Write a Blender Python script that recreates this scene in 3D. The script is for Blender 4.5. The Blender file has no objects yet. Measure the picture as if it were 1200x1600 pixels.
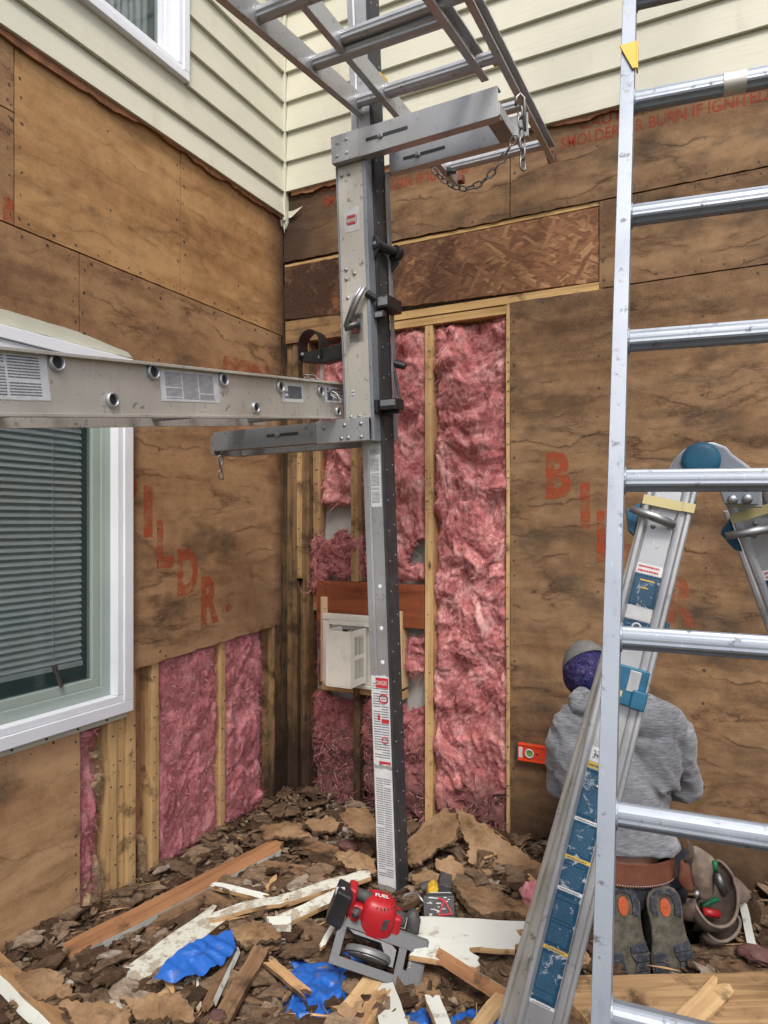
import bpy, bmesh, math, random
from mathutils import Vector, Matrix, noise, Euler
rnd = random.Random(7)
S = bpy.context.scene
COL = S.collection
# ---------------------------------------------------------------- camera
CX, CY, CZ = 2.15, -3.05, 1.52
YAW = math.radians(26.9)
FW = Vector((-math.sin(YAW), math.cos(YAW), 0)); RT = Vector((math.cos(YAW), math.sin(YAW), 0)); UP = Vector((0, 0, 1))
CAM = Vector((CX, CY, CZ))
cd = bpy.data.cameras.new('camera'); cam = bpy.data.objects.new('camera', cd); COL.objects.link(cam)
cam.location = CAM; cam.rotation_euler = (math.radians(90), 0, YAW)
cd.sensor_fit = 'HORIZONTAL'; cd.sensor_width = 36; cd.lens = 32.4; cd.shift_y = 0.0125
cd.clip_start = 0.02; cd.clip_end = 500
S.camera = cam
# ---------------------------------------------------------------- world and sun (soft overcast light)
SUN_EL, SUN_AZ = math.radians(52), math.radians(148)      # azimuth measured clockwise from +Y
w = bpy.data.worlds.new('World'); S.world = w; w.use_nodes = True
nt = w.node_tree; bg = nt.nodes['Background']
sky = nt.nodes.new('ShaderNodeTexSky'); sky.sky_type = 'NISHITA'; sky.sun_disc = False
sky.sun_elevation = SUN_EL; sky.sun_rotation = SUN_AZ; sky.air_density = 1.0; sky.dust_density = 4.0; sky.ozone_density = 1.5
nt.links.new(sky.outputs[0], bg.inputs[0]); bg.inputs[1].default_value = 0.108
sd = bpy.data.lights.new('sun', 'SUN'); sun = bpy.data.objects.new('sun', sd); COL.objects.link(sun)
sd.energy = 1.35; sd.angle = math.radians(14); sd.color = (1, .96, .9)
sdir = Vector((math.sin(SUN_AZ) * math.cos(SUN_EL), math.cos(SUN_AZ) * math.cos(SUN_EL), math.sin(SUN_EL)))
sun.rotation_euler = (-sdir).to_track_quat('-Z', 'Y').to_euler(); sun.location = (4, -6, 8)
S.view_settings.view_transform = 'Standard'; S.view_settings.look = 'None'
S.view_settings.exposure = 1.0; S.view_settings.gamma = 1
S.cycles.max_bounces = 8; S.cycles.transparent_max_bounces = 12

# ---------------------------------------------------------------- measuring helpers (world points on real surfaces)
def C(r, d, h): return CAM + RT * r + FW * d + UP * h
def P(px, py, d): return C((px - 600) / 1080 * d, d, (815 - py) / 1080 * d)
def ray(px, py): return FW + RT * ((px - 600) / 1080) + UP * ((815 - py) / 1080)
def PL(px, py, off=0.0):
    v = ray(px, py); s = (off - CX) / v.x; p = CAM + v * s; return (p.y, p.z)
def PR(px, py, off=0.0):
    v = ray(px, py); s = (-off - CY) / v.y; p = CAM + v * s; return (p.x, p.z)
def PG(px, py, z=0.0):
    v = ray(px, py); s = (z - CZ) / v.z; return CAM + v * s
def W(wl, a, b, off=0.0): return Vector((off, a, b)) if wl == 'L' else Vector((a, -off, b))

# ---------------------------------------------------------------- mesh builder
class MB:
    def __init__(s): s.v = []; s.f = []; s.m = []
    def add(s, vs, fs, mi=0):
        o = len(s.v); s.v += [tuple(x) for x in vs]
        for f in fs: s.f.append([i + o for i in f]); s.m.append(mi)
        return s
    def box(s, c, size, rot=None, mi=0):
        c = Vector(c); h = Vector(size) / 2; vs = []
        for sx in (-1, 1):
            for sy in (-1, 1):
                for sz in (-1, 1):
                    p = Vector((sx * h.x, sy * h.y, sz * h.z))
                    vs.append(c + (rot @ p if rot else p))
        return s.add(vs, [(0, 1, 3, 2), (4, 6, 7, 5), (0, 4, 5, 1), (2, 3, 7, 6), (0, 2, 6, 4), (1, 5, 7, 3)], mi)
    def fbox(s, o, ax, ay, az, x0, x1, y0, y1, z0, z1, mi=0):
        "box in a frame with origin o and axes ax, ay, az"
        vs = [o + ax * x + ay * y + az * z for x in (x0, x1) for y in (y0, y1) for z in (z0, z1)]
        return s.add(vs, [(0, 1, 3, 2), (4, 6, 7, 5), (0, 4, 5, 1), (2, 3, 7, 6), (0, 2, 6, 4), (1, 5, 7, 3)], mi)
    def prism(s, pts, n, th, mi=0):
        "closed polygon of 3D points pushed along n by th"
        n = Vector(n) * th; k = len(pts); pts = [Vector(p) for p in pts]
        vs = pts + [p + n for p in pts]
        fs = [list(range(k))[::-1], [i + k for i in range(k)]] + [(i, (i + 1) % k, (i + 1) % k + k, i + k) for i in range(k)]
        return s.add(vs, fs, mi)
    def wprism(s, wl, poly, o0, o1, mi=0):
        k = len(poly)
        vs = [W(wl, a, b, o0) for a, b in poly] + [W(wl, a, b, o1) for a, b in poly]
        fs = [list(range(k))[::-1], [i + k for i in range(k)]] + [(i, (i + 1) % k, (i + 1) % k + k, i + k) for i in range(k)]
        return s.add(vs, fs, mi)
    def wrect(s, wl, a0, a1, b0, b1, o0, o1, mi=0):
        return s.wprism(wl, [(a0, b0), (a1, b0), (a1, b1), (a0, b1)], o0, o1, mi)
    def tube(s, pts, r, n=10, mi=0, cap=True, up=None):
        pts = [Vector(p) for p in pts]; k = len(pts); rr = r if isinstance(r, (list, tuple)) else [r] * k
        o = len(s.v); prev = up
        for i, p in enumerate(pts):
            t = (pts[min(i + 1, k - 1)] - pts[max(i - 1, 0)]).normalized()
            if prev is None: prev = Vector((0, 0, 1)) if abs(t.z) < .9 else Vector((1, 0, 0))
            a = (prev - t * prev.dot(t)).normalized(); b = t.cross(a); prev = a
            for j in range(n):
                an = 2 * math.pi * j / n
                s.v.append(tuple(p + (a * math.cos(an) + b * math.sin(an)) * rr[i]))
        for i in range(k - 1):
            for j in range(n):
                s.f.append([o + i * n + j, o + i * n + (j + 1) % n, o + (i + 1) * n + (j + 1) % n, o + (i + 1) * n + j]); s.m.append(mi)
        if cap:
            s.f.append([o + j for j in range(n)][::-1]); s.m.append(mi)
            s.f.append([o + (k - 1) * n + j for j in range(n)]); s.m.append(mi)
        return s
    def sweep(s, prof, p0, p1, ax, ay, mi=0, closed=True):
        "2D profile swept from p0 to p1"
        k = len(prof); vs = [p0 + ax * x + ay * y for x, y in prof] + [p1 + ax * x + ay * y for x, y in prof]
        fs = [(i, (i + 1) % k, (i + 1) % k + k, i + k) for i in range(k)] + [list(range(k))[::-1], [i + k for i in range(k)]]
        return s.add(vs, fs, mi)
    def lathe(s, o, axis, prof, n=24, mi=0):
        axis = Vector(axis).normalized(); t = Vector((0, 0, 1)) if abs(axis.z) < .9 else Vector((1, 0, 0))
        a = (t - axis * t.dot(axis)).normalized(); b = axis.cross(a); o0 = len(s.v)
        for r, h in prof:
            for j in range(n):
                an = 2 * math.pi * j / n
                s.v.append(tuple(Vector(o) + axis * h + (a * math.cos(an) + b * math.sin(an)) * r))
        for i in range(len(prof) - 1):
            for j in range(n):
                s.f.append([o0 + i * n + j, o0 + i * n + (j + 1) % n, o0 + (i + 1) * n + (j + 1) % n, o0 + (i + 1) * n + j]); s.m.append(mi)
        return s
    def ring(s, o, axis, R, r, n=24, m=8, mi=0, a0=0, a1=2 * math.pi, sc=(1, 1), ref=None):
        axis = Vector(axis).normalized(); t = Vector(ref) if ref else (Vector((0, 0, 1)) if abs(axis.z) < .9 else Vector((1, 0, 0)))
        a = (t - axis * t.dot(axis)).normalized(); b = axis.cross(a)
        full = abs(a1 - a0 - 2 * math.pi) < 1e-4
        pts = [Vector(o) + a * (math.cos(a0 + (a1 - a0) * i / n) * R * sc[0]) + b * (math.sin(a0 + (a1 - a0) * i / n) * R * sc[1]) for i in range(n + 1)]
        return s.tube(pts, r, m, mi, not full)
    def build(s, name, mats, parent=None, bevel=0, smooth=False, seg=2, recalc=True):
        me = bpy.data.meshes.new(name)
        me.from_pydata(s.v, [], s.f)
        mats = mats if isinstance(mats, (list, tuple)) else [mats]
        for m in mats: me.materials.append(m)
        if len(mats) > 1: me.polygons.foreach_set('material_index', s.m)
        if recalc:
            bm = bmesh.new(); bm.from_mesh(me); bmesh.ops.recalc_face_normals(bm, faces=bm.faces); bm.to_mesh(me); bm.free()
        if smooth: me.polygons.foreach_set('use_smooth', [True] * len(me.polygons))
        me.update()
        o = bpy.data.objects.new(name, me); COL.objects.link(o)
        if parent:
            o.parent = parent; o.location = -ROOT.get(parent.name, Vector())
        if bevel:
            b = o.modifiers.new('bevel', 'BEVEL'); b.width = bevel; b.segments = seg; b.limit_method = 'ANGLE'; b.angle_limit = math.radians(35)
            for p in me.polygons: p.use_smooth = True
            b.harden_normals = True
        return o
ROOT = {}
def each(mb, name, mats, parent, **kw):
    "one object per separate piece of the builder"
    par = list(range(len(mb.v)))
    def fd(x):
        while par[x] != x: par[x] = par[par[x]]; x = par[x]
        return x
    for f in mb.f:
        for i in f[1:]: par[fd(i)] = fd(f[0])
    gr = {}
    for f, mi in zip(mb.f, mb.m): gr.setdefault(fd(f[0]), []).append((f, mi))
    for fs in gr.values():
        o = MB(); ix = {}
        for f, mi in fs:
            for i in f:
                if i not in ix: ix[i] = len(o.v); o.v.append(mb.v[i])
            o.f.append([ix[i] for i in f]); o.m.append(mi)
        o.build(name, mats, parent, **kw)
def tag(o, label=None, cat=None, group=None, kind=None):
    if label: o['label'] = label
    if cat: o['category'] = cat
    if group: o['group'] = group
    if kind: o['kind'] = kind
    return o
def thing(name, label, cat, loc=(0, 0, 0), group=None):
    o = bpy.data.objects.new(name, None); COL.objects.link(o); o.location = loc; o.empty_display_size = .05
    ROOT[o.name] = Vector(loc)
    return tag(o, label, cat, group)
def fb(p, sc=1.0, H=1.0, oct=4): return noise.fractal(Vector(p) * sc, H, 2.0, oct)
def text_mesh(s, size=1.0, off=0.0):
    "flat text as (verts2d, faces), box-normalised to its own bounds"
    cu = bpy.data.curves.new('t', 'FONT'); cu.body = s; cu.size = size; cu.offset = off; cu.resolution_u = 3
    ob = bpy.data.objects.new('t', cu); COL.objects.link(ob)
    dg = bpy.context.evaluated_depsgraph_get(); me = bpy.data.meshes.new_from_object(ob.evaluated_get(dg))
    vs = [(v.co.x, v.co.y) for v in me.vertices]; fs = [list(p.vertices) for p in me.polygons]
    bpy.data.objects.remove(ob); bpy.data.curves.remove(cu); bpy.data.meshes.remove(me)
    x0 = min(v[0] for v in vs); x1 = max(v[0] for v in vs); y0 = min(v[1] for v in vs); y1 = max(v[1] for v in vs)
    return [((x - x0) / (x1 - x0), (y - y0) / (y1 - y0)) for x, y in vs], fs, (x1 - x0) / (y1 - y0)
def put_text(mb, s, o, ax, ay, w, h, mi=0, off=0.0):
    vs, fs, asp = text_mesh(s, 1, off)
    if w is None: w = h * asp
    mb.add([o + ax * (x * w) + ay * (y * h) for x, y in vs], fs, mi)

# ---------------------------------------------------------------- materials
class N:
    def __init__(s, name, rough=.6, metal=0.0, spec=.5):
        s.mat = bpy.data.materials.new(name); s.mat.use_nodes = True; s.t = s.mat.node_tree
        s.b = s.t.nodes['Principled BSDF']; s.b.inputs['Roughness'].default_value = rough; s.b.inputs['Metallic'].default_value = metal
        s.b.inputs['Specular IOR Level'].default_value = spec
        s.tc = None
    def n(s, ty, **k):
        x = s.t.nodes.new(ty)
        for a, b in k.items(): setattr(x, a, b)
        return x
    def l(s, a, b): s.t.links.new(a, b)
    def co(s, scale=(1, 1, 1), rot=(0, 0, 0), loc=(0, 0, 0), kind='Object'):
        if not s.tc: s.tc = s.n('ShaderNodeTexCoord')
        m = s.n('ShaderNodeMapping'); m.inputs['Scale'].default_value = scale; m.inputs['Rotation'].default_value = rot; m.inputs['Location'].default_value = loc
        s.l(s.tc.outputs[kind], m.inputs[0]); return m.outputs[0]
    def noise(s, vec, scale=5, detail=5, rough=.55, dist=0.0):
        x = s.n('ShaderNodeTexNoise'); x.inputs['Scale'].default_value = scale; x.inputs['Detail'].default_value = detail
        x.inputs['Roughness'].default_value = rough; x.inputs['Distortion'].default_value = dist
        s.l(vec, x.inputs['Vector']); return x.outputs['Fac']
    def vor(s, vec, scale=5, feature='F1', out='Distance', rand=1.0):
        x = s.n('ShaderNodeTexVoronoi', feature=feature); x.inputs['Scale'].default_value = scale; x.inputs['Randomness'].default_value = rand
        s.l(vec, x.inputs['Vector']); return x.outputs[out]
    def math(s, op, a, b=None, c=None, clamp=False):
        x = s.n('ShaderNodeMath', operation=op); x.use_clamp = clamp
        for i, q in enumerate((a, b, c)):
            if q is None: continue
            if isinstance(q, (int, float)): x.inputs[i].default_value = q
            else: s.l(q, x.inputs[i])
        return x.outputs[0]
    def ramp(s, fac, stops, interp='LINEAR'):
        x = s.n('ShaderNodeValToRGB'); cr = x.color_ramp; cr.interpolation = interp
        while len(cr.elements) > 1: cr.elements.remove(cr.elements[-1])
        for i, (p, c) in enumerate(stops):
            e = cr.elements[0] if i == 0 else cr.elements.new(p)
            e.position = p
            e.color = (c, c, c, 1) if isinstance(c, (int, float)) else (*c, 1)
        s.l(fac, x.inputs[0]); return x.outputs[0]
    def rng(s, fac, a, b, c=0.0, d=1.0):
        x = s.n('ShaderNodeMapRange'); x.inputs[1].default_value = a; x.inputs[2].default_value = b
        x.inputs[3].default_value = c; x.inputs[4].default_value = d; s.l(fac, x.inputs[0]); return x.outputs[0]
    def mix(s, fac, a, b, mode='MIX'):
        x = s.n('ShaderNodeMix', data_type='RGBA', blend_type=mode)
        for i, q in ((0, fac), (6, a), (7, b)):
            if isinstance(q, (int, float)): x.inputs[i].default_value = q
            elif isinstance(q, tuple): x.inputs[i].default_value = (*q, 1)
            else: s.l(q, x.inputs[i])
        return x.outputs[2]
    def color(s, c):
        if isinstance(c, tuple): s.b.inputs['Base Color'].default_value = (*c, 1)
        else: s.l(c, s.b.inputs['Base Color'])
        return s
    def rough(s, r): s.l(r, s.b.inputs['Roughness']); return s
    def bump(s, h, strength=.3, dist=.01):
        x = s.n('ShaderNodeBump'); x.inputs['Strength'].default_value = strength; x.inputs['Distance'].default_value = dist
        s.l(h, x.inputs['Height']); s.l(x.outputs[0], s.b.inputs['Normal']); return s

def m_fiber(name, c_lo, c_mid, c_hi, mold=.3, seed=0.0, lines=1.0, rot=None):
    k = N(name, .85, spec=.25)
    v = k.co((1, 1, 2.9), loc=(seed, seed * 2, seed * 3)); vf = k.co((1, 1, 1)); vb = k.co((.45, .45, 6), loc=(seed * 3, 0, seed))
    big = k.noise(v, 1.1, 6, .6, .4); band = k.noise(vb, 1.0, 4, .6, .6)
    fine = k.noise(vf, 140, 3, .7); mid = k.noise(vf, 14, 5, .65)
    f = k.math('ADD', k.math('MULTIPLY', big, .5), k.math('MULTIPLY', band, .5)); f = k.math('ADD', k.math('MULTIPLY', k.math('SUBTRACT', f, .5), 1.35), .5)
    f = k.math('ADD', f, k.math('MULTIPLY', k.math('SUBTRACT', mid, .5), .46))
    f = k.math('ADD', f, k.math('MULTIPLY', k.math('SUBTRACT', fine, .5), .30))
    col = k.ramp(f, [(.30, c_lo), (.47, c_mid), (.62, c_hi)])
    # water rings: contour lines of a warped noise, broken up
    n2 = k.noise(v, 1.25, 8, .60, .25)
    cont = k.math('PINGPONG', k.math('MULTIPLY', n2, 6.0), .5)
    ln = k.ramp(cont, [(0, .85), (.02, .6), (.06, .28), (.22, 0)])
    brk = k.rng(k.noise(v, 2.2, 4, .6), .44, .62)
    halo = k.math('MULTIPLY', k.ramp(cont, [(0, .5), (.35, 0)]), k.rng(k.noise(v, 1.6, 3, .5), .40, .66), clamp=True)
    ln = k.math('MULTIPLY', k.math('MULTIPLY', ln, brk, clamp=True), lines, clamp=True)
    col = k.mix(halo, col, tuple(x * .55 for x in c_lo))
    col = k.mix(ln, col, (c_lo[0] * .36, c_lo[1] * .28, c_lo[2] * .26))
    # torn paper layers: wavy, roughly level steps
    sx = k.n('ShaderNodeSeparateXYZ'); k.l(vf, sx.inputs[0])
    wz = k.math('ADD', k.math('MULTIPLY', k.noise(k.co((1, 1, .6), loc=(seed, 0, 5)), 1.6, 3, .5), .42), k.math('ADD', k.math('MULTIPLY', k.noise(vf, 7, 4, .6), .07), k.math('MULTIPLY', k.noise(vf, 32, 3, .7), .022)))
    fr = k.math('FRACT', k.math('MULTIPLY', k.math('ADD', sx.outputs[2], wz), 7.5))
    stepm = k.math('MULTIPLY', k.rng(k.noise(k.co((1, 1, 1.6), loc=(seed, 9, 1)), 3.4, 5, .65), .50, .62), lines, clamp=True)
    edge = k.ramp(fr, [(0, .75), (.03, .5), (.06, .0), (.95, 0), (1, .35)])
    grad = k.ramp(fr, [(0, .0), (.06, .0), (.12, 1.0), (.55, .5), (1, .0)])
    col = k.mix(k.math('MULTIPLY', k.math('MULTIPLY', grad, stepm), .35), col, tuple(min(1, x * 1.12) for x in c_hi))
    edge = k.math('MULTIPLY', edge, stepm, clamp=True)
    col = k.mix(edge, col, (c_lo[0] * .38, c_lo[1] * .28, c_lo[2] * .25))
    # mould and dark soaked streaks
    ms = k.rng(k.noise(k.co((1, 1, 1.5), loc=(seed + 4, 1, 2)), 2.3, 6, .62), .58 - .1 * mold, .74 - .1 * mold, 0, .8)
    col = k.mix(ms, col, (.05, .036, .026))
    ms2 = k.rng(k.noise(k.co((.7, .7, 3.2), loc=(seed + 8, 3, 2)), 2.0, 6, .65), .52, .72, 0, .6 * min(1, mold * 2.5))
    col = k.mix(ms2, col, (.075, .05, .034))
    if rot:
        for (px0, px1, axis) in rot:  # darker towards the wall corner, and rotted low on the right wall
            cc_ = k.math('ADD', sx.outputs[axis], k.math('MULTIPLY', k.math('SUBTRACT', k.noise(k.co(loc=(2, 2, seed)), 5, 6, .65), .5), .55 if axis == 2 else .22))
            col = k.mix(k.rng(cc_, px0, px1, .88, 0), col, (.045, .026, .017))
    dots = k.rng(k.vor(k.co((1, 1, 1)), 34), .0, .14, 1, 0)
    dots = k.math('MULTIPLY', dots, k.rng(k.noise(vf, 5, 2), .58, .63), clamp=True)
    col = k.mix(dots, col, (.03, .018, .012))
    k.color(col)
    h = k.math('ADD', k.math('MULTIPLY', ln, -.5), k.math('ADD', k.math('MULTIPLY', mid, .5), k.math('MULTIPLY', fine, .25)))
    h = k.math('ADD', h, k.math('MULTIPLY', k.math('MULTIPLY', fr, stepm), -.9))
    k.bump(h, .55, .004)
    return k.mat
def m_wood(name, lo, hi, ax='z', dirt=.3, rough=.7, knots=True, dark_z=0):
    k = N(name, rough, spec=.3)
    sc = {'x': (1.2, 26, 26), 'y': (26, 1.2, 26), 'z': (26, 26, 1.2)}[ax]
    g = k.noise(k.co(sc), 1.6, 5, .6, .6); v = k.co()
    f = k.math('ADD', k.math('MULTIPLY', g, .75), k.math('MULTIPLY', k.noise(v, 5, 4), .3))
    col = k.ramp(f, [(.34, lo), (.62, hi)])
    d = k.rng(k.noise(v, 9, 6, .65), .66 - .18 * dirt, .76 - .12 * dirt, 0, .85)
    col = k.mix(d, col, (.04, .025, .014))
    sc2 = {'x': (.35, 1, 1), 'y': (1, .35, 1), 'z': (1, 1, .35)}[ax]
    if knots:
        kn = k.rng(k.vor(k.co(sc2), 11), .04, .12, .9, 0)
        col = k.mix(k.math('MULTIPLY', kn, k.rng(k.noise(v, 3, 1), .5, .56), clamp=True), col, (.045, .02, .01))
    if dark_z:
        sz = k.n('ShaderNodeSeparateXYZ'); k.l(v, sz.inputs[0]); zz = k.math('ADD', sz.outputs[2], k.math('MULTIPLY', k.math('SUBTRACT', k.noise(k.co((4, 4, 1)), 5, 6, .65), .5), 1.3))
        col = k.mix(k.rng(zz, dark_z - .25, dark_z + .25, .9, 0), col, (.028, .017, .012))  # darker below the given height, with a noisy edge
    k.color(col); k.bump(k.math('ADD', g, k.math('MULTIPLY', k.noise(v, 90, 3), .3)), .35, .002)
    return k.mat
def m_metal(name, col=(.62, .63, .65), rough=.33, dirt=.3, var=.12, seed=0, met=1.0):
    k = N(name, rough, met)
    v = k.co(loc=(seed, 0, 0)); n1 = k.noise(v, 4, 6, .6); n2 = k.noise(k.co((1, 1, 1)), 60, 4, .7)
    c = k.ramp(n1, [(.3, tuple(x * .82 for x in col)), (.7, col)])
    sp = k.rng(k.noise(v, 38, 5, .72), .62 - .06 * dirt, .7, 0, min(1, dirt * 1.6))
    c = k.mix(sp, c, (.09, .085, .08))
    sm = k.rng(k.noise(k.co((3, 3, .6), loc=(seed, 3, 0)), 9, 6, .7), .56, .70, 0, .45); c = k.mix(sm, c, tuple(x * .55 for x in col))
    scr = k.rng(k.noise(k.co((90, 90, 3)), 2.2, 3, .6), .66, .72, 0, .5); c = k.mix(scr, c, tuple(min(1, x * 1.35) for x in col))
    k.color(c); k.rough(k.math('ADD', k.rng(n1, .3, .7, rough - var, rough + var), k.math('MULTIPLY', sp, .3), clamp=True))
    k.bump(k.math('ADD', k.math('MULTIPLY', n2, .3), n1), .12, .002)
    return k.mat
def m_plain(name, col, rough=.5, var=.15, scale=12, bump=.1, spec=.5, dust=0.0, metal=0.0):
    k = N(name, rough, metal, spec); v = k.co(); n1 = k.noise(v, scale, 5, .6)
    c = k.ramp(n1, [(.3, tuple(x * (1 - var) for x in col)), (.7, tuple(min(1, x * (1 + var)) for x in col))])
    if dust: c = k.mix(k.rng(k.noise(v, scale * 2, 6, .7), .5, .72, 0, dust), c, (.28, .23, .18))
    k.color(c); k.bump(k.noise(v, scale * 8, 4, .6), bump, .002); return k.mat

M = {}
M['fib_warm'] = m_fiber('fibreboard warm', (.22, .11, .045), (.35, .19, .08), (.44, .26, .115), .0, 0, .42, rot=[(-.01, -.16, 1)])
M['fib_left'] = m_fiber('fibreboard stained', (.17, .09, .045), (.29, .165, .082), (.37, .225, .118), .2, 3.3, .8, rot=[(-.0, -.13, 1)])
M['fib_right'] = m_fiber('fibreboard soaked', (.10, .056, .03), (.20, .117, .060), (.285, .175, .093), .42, 8.1, 1.0, rot=[(.10, .42, 2), (.1, .42, 0)])
M['fib_low'] = m_fiber('fibreboard lower', (.25, .135, .065), (.38, .225, .115), (.47, .295, .16), .0, 5.5, .5)
M['stud'] = m_wood('stud pine', (.36, .215, .09), (.60, .40, .19), 'z', .62)
M['stud_dark'] = m_wood('stud weathered', (.06, .036, .02), (.25, .15, .072), 'z', 1.0, dark_z=.5)
M['plate_dark'] = m_wood('plate weathered', (.09, .05, .028), (.30, .18, .085), 'x', .9); M['stud_mid'] = m_wood('stud dirty', (.17, .10, .05), (.44, .28, .13), 'z', .95, dark_z=.35)
M['stud_h'] = m_wood('plate pine', (.34, .20, .08), (.56, .37, .16), 'x', .5)
M['plate_old'] = m_wood('sill plate rotten', (.10, .065, .035), (.25, .165, .09), 'y', .8)
M['header_red'] = m_wood('header stained red', (.13, .032, .014), (.26, .075, .03), 'x', .6, .55, False)
M['wood_new'] = m_wood('trim new wood', (.50, .34, .17), (.68, .50, .29), 'z', .1)
# lap siding, cream paint over wood grain
k = N('siding paint cream', .55, spec=.35)
g = k.noise(k.co((1.2, 1.2, 34)), 1.5, 5, .6, 1.2); v = k.co()
c = k.ramp(k.noise(v, 2.2, 4), [(.3, (.54, .53, .43)), (.7, (.60, .585, .48))])
sc = k.math('ADD', k.rng(k.noise(v, 26, 6, .7), .66, .72, 0, .6), k.rng(k.noise(k.co((1, 1, .25)), 7, 6, .65), .58, .78, 0, .35), clamp=True)
c = k.mix(sc, c, (.25, .2, .12))
k.color(c); k.bump(k.math('ADD', g, k.math('MULTIPLY', sc, -.6)), .42, .003); M['siding'] = k.mat
M['torn'] = m_plain('torn siding back', (.33, .15, .075), .8, .4, 20, .5)
M['vinyl'] = m_plain('window vinyl white', (.74, .77, .82), .35, .03, 5, .03)
M['vinyl_cream'] = m_plain('flange cream', (.50, .50, .41), .5, .08, 14, .1, dust=.15)
M['sash'] = m_plain('sash shaded grey green', (.30, .36, .33), .4, .06, 5, .05)  # shade of the window reveal is put into this sash colour
M['blind'] = m_plain('blind slats', (.66, .72, .73), .5, .05, 5, .02)
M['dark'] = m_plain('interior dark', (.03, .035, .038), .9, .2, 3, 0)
M['drywall'] = m_plain('drywall back', (.42, .42, .39), .9, .1, 6, .1)
k = N('window glass', .03); k.color((.9, 1, .97)); k.b.inputs['Alpha'].default_value = .34; k.b.inputs['Specular IOR Level'].default_value = 1.0
k.color((.045, .085, .085)); M['glass'] = k.mat  # teal base colour stands in for the reflection on the pane
# OSB: two layers of long thin strands in scattered directions
k = N('osb flakes', .75, spec=.3)
def strands(rot, sc, seed):
    v = k.co((1, 1, 1), (0, rot, 0), (seed, 0, seed)); w1 = k.n('ShaderNodeTexNoise'); w1.inputs['Scale'].default_value = 6; k.l(v, w1.inputs['Vector'])
    s1 = k.n('ShaderNodeVectorMath', operation='SCALE'); s1.inputs['Scale'].default_value = .05; k.l(w1.outputs['Color'], s1.inputs[0])
    a1 = k.n('ShaderNodeVectorMath', operation='ADD'); k.l(v, a1.inputs[0]); k.l(s1.outputs[0], a1.inputs[1])
    mp = k.n('ShaderNodeMapping'); mp.inputs['Scale'].default_value = (sc[0], 1, sc[1]); k.l(a1.outputs[0], mp.inputs[0])
    vv = k.n('ShaderNodeTexVoronoi'); vv.inputs['Scale'].default_value = 1; k.l(mp.outputs[0], vv.inputs['Vector'])
    sp = k.n('ShaderNodeSeparateColor'); k.l(vv.outputs['Color'], sp.inputs[0]); return sp, vv
A1, V1 = strands(.35, (11, 75), 0); A2, V2 = strands(-.55, (12, 60), 3); A3, V3 = strands(1.1, (14, 55), 7)
m1 = k.math('GREATER_THAN', A2.outputs[1], .55); m2 = k.math('GREATER_THAN', A3.outputs[1], .80)
val = k.mix(m2, k.mix(m1, A1.outputs[0], A2.outputs[0]), A3.outputs[0])
col = k.ramp(val, [(0, (.11, .042, .022)), (.45, (.22, .092, .046)), (.8, (.31, .145, .07)), (.97, (.48, .28, .14))])
col = k.mix(.35, col, k.ramp(k.noise(k.co((1, 1, 6)), 30, 4, .7), [(.3, (.14, .06, .03)), (.7, (.40, .22, .10))]))
px_ = k.n('ShaderNodeSeparateXYZ'); k.l(k.co(), px_.inputs[0])
stain = k.rng(k.noise(k.co((1.2, 1, 1), loc=(2, 0, 0)), 3.2, 6, .65), .30, .48, 0, .94)
col = k.mix(k.math('MULTIPLY', stain, k.rng(px_.outputs[0], .55, 1.4, 1, .08), clamp=True), col, (.04, .018, .011))
k.color(col); k.bump(k.math('ADD', val, k.noise(k.co(), 50, 5, .7)), .7, .006); M['osb'] = k.mat
# red print on the boards, worn through
def m_print(name, col, a, b, lvl):
    k = N(name, .85, spec=.2); k.color(col)
    al = k.math('MULTIPLY', k.rng(k.noise(k.co((1, 1, 1.6)), 13, 6, .7), a, b), lvl, clamp=True)
    k.l(al, k.b.inputs['Alpha']); return k.mat
M['print_big'] = m_print('printed red letter ink', (.42, .075, .03), .34, .56, .66)
M['print_faint'] = m_print('printed red letter ink faded', (.36, .085, .04), .40, .58, .55)
M['print_small'] = m_print('printed caution ink', (.34, .06, .03), .30, .52, .72)
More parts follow.
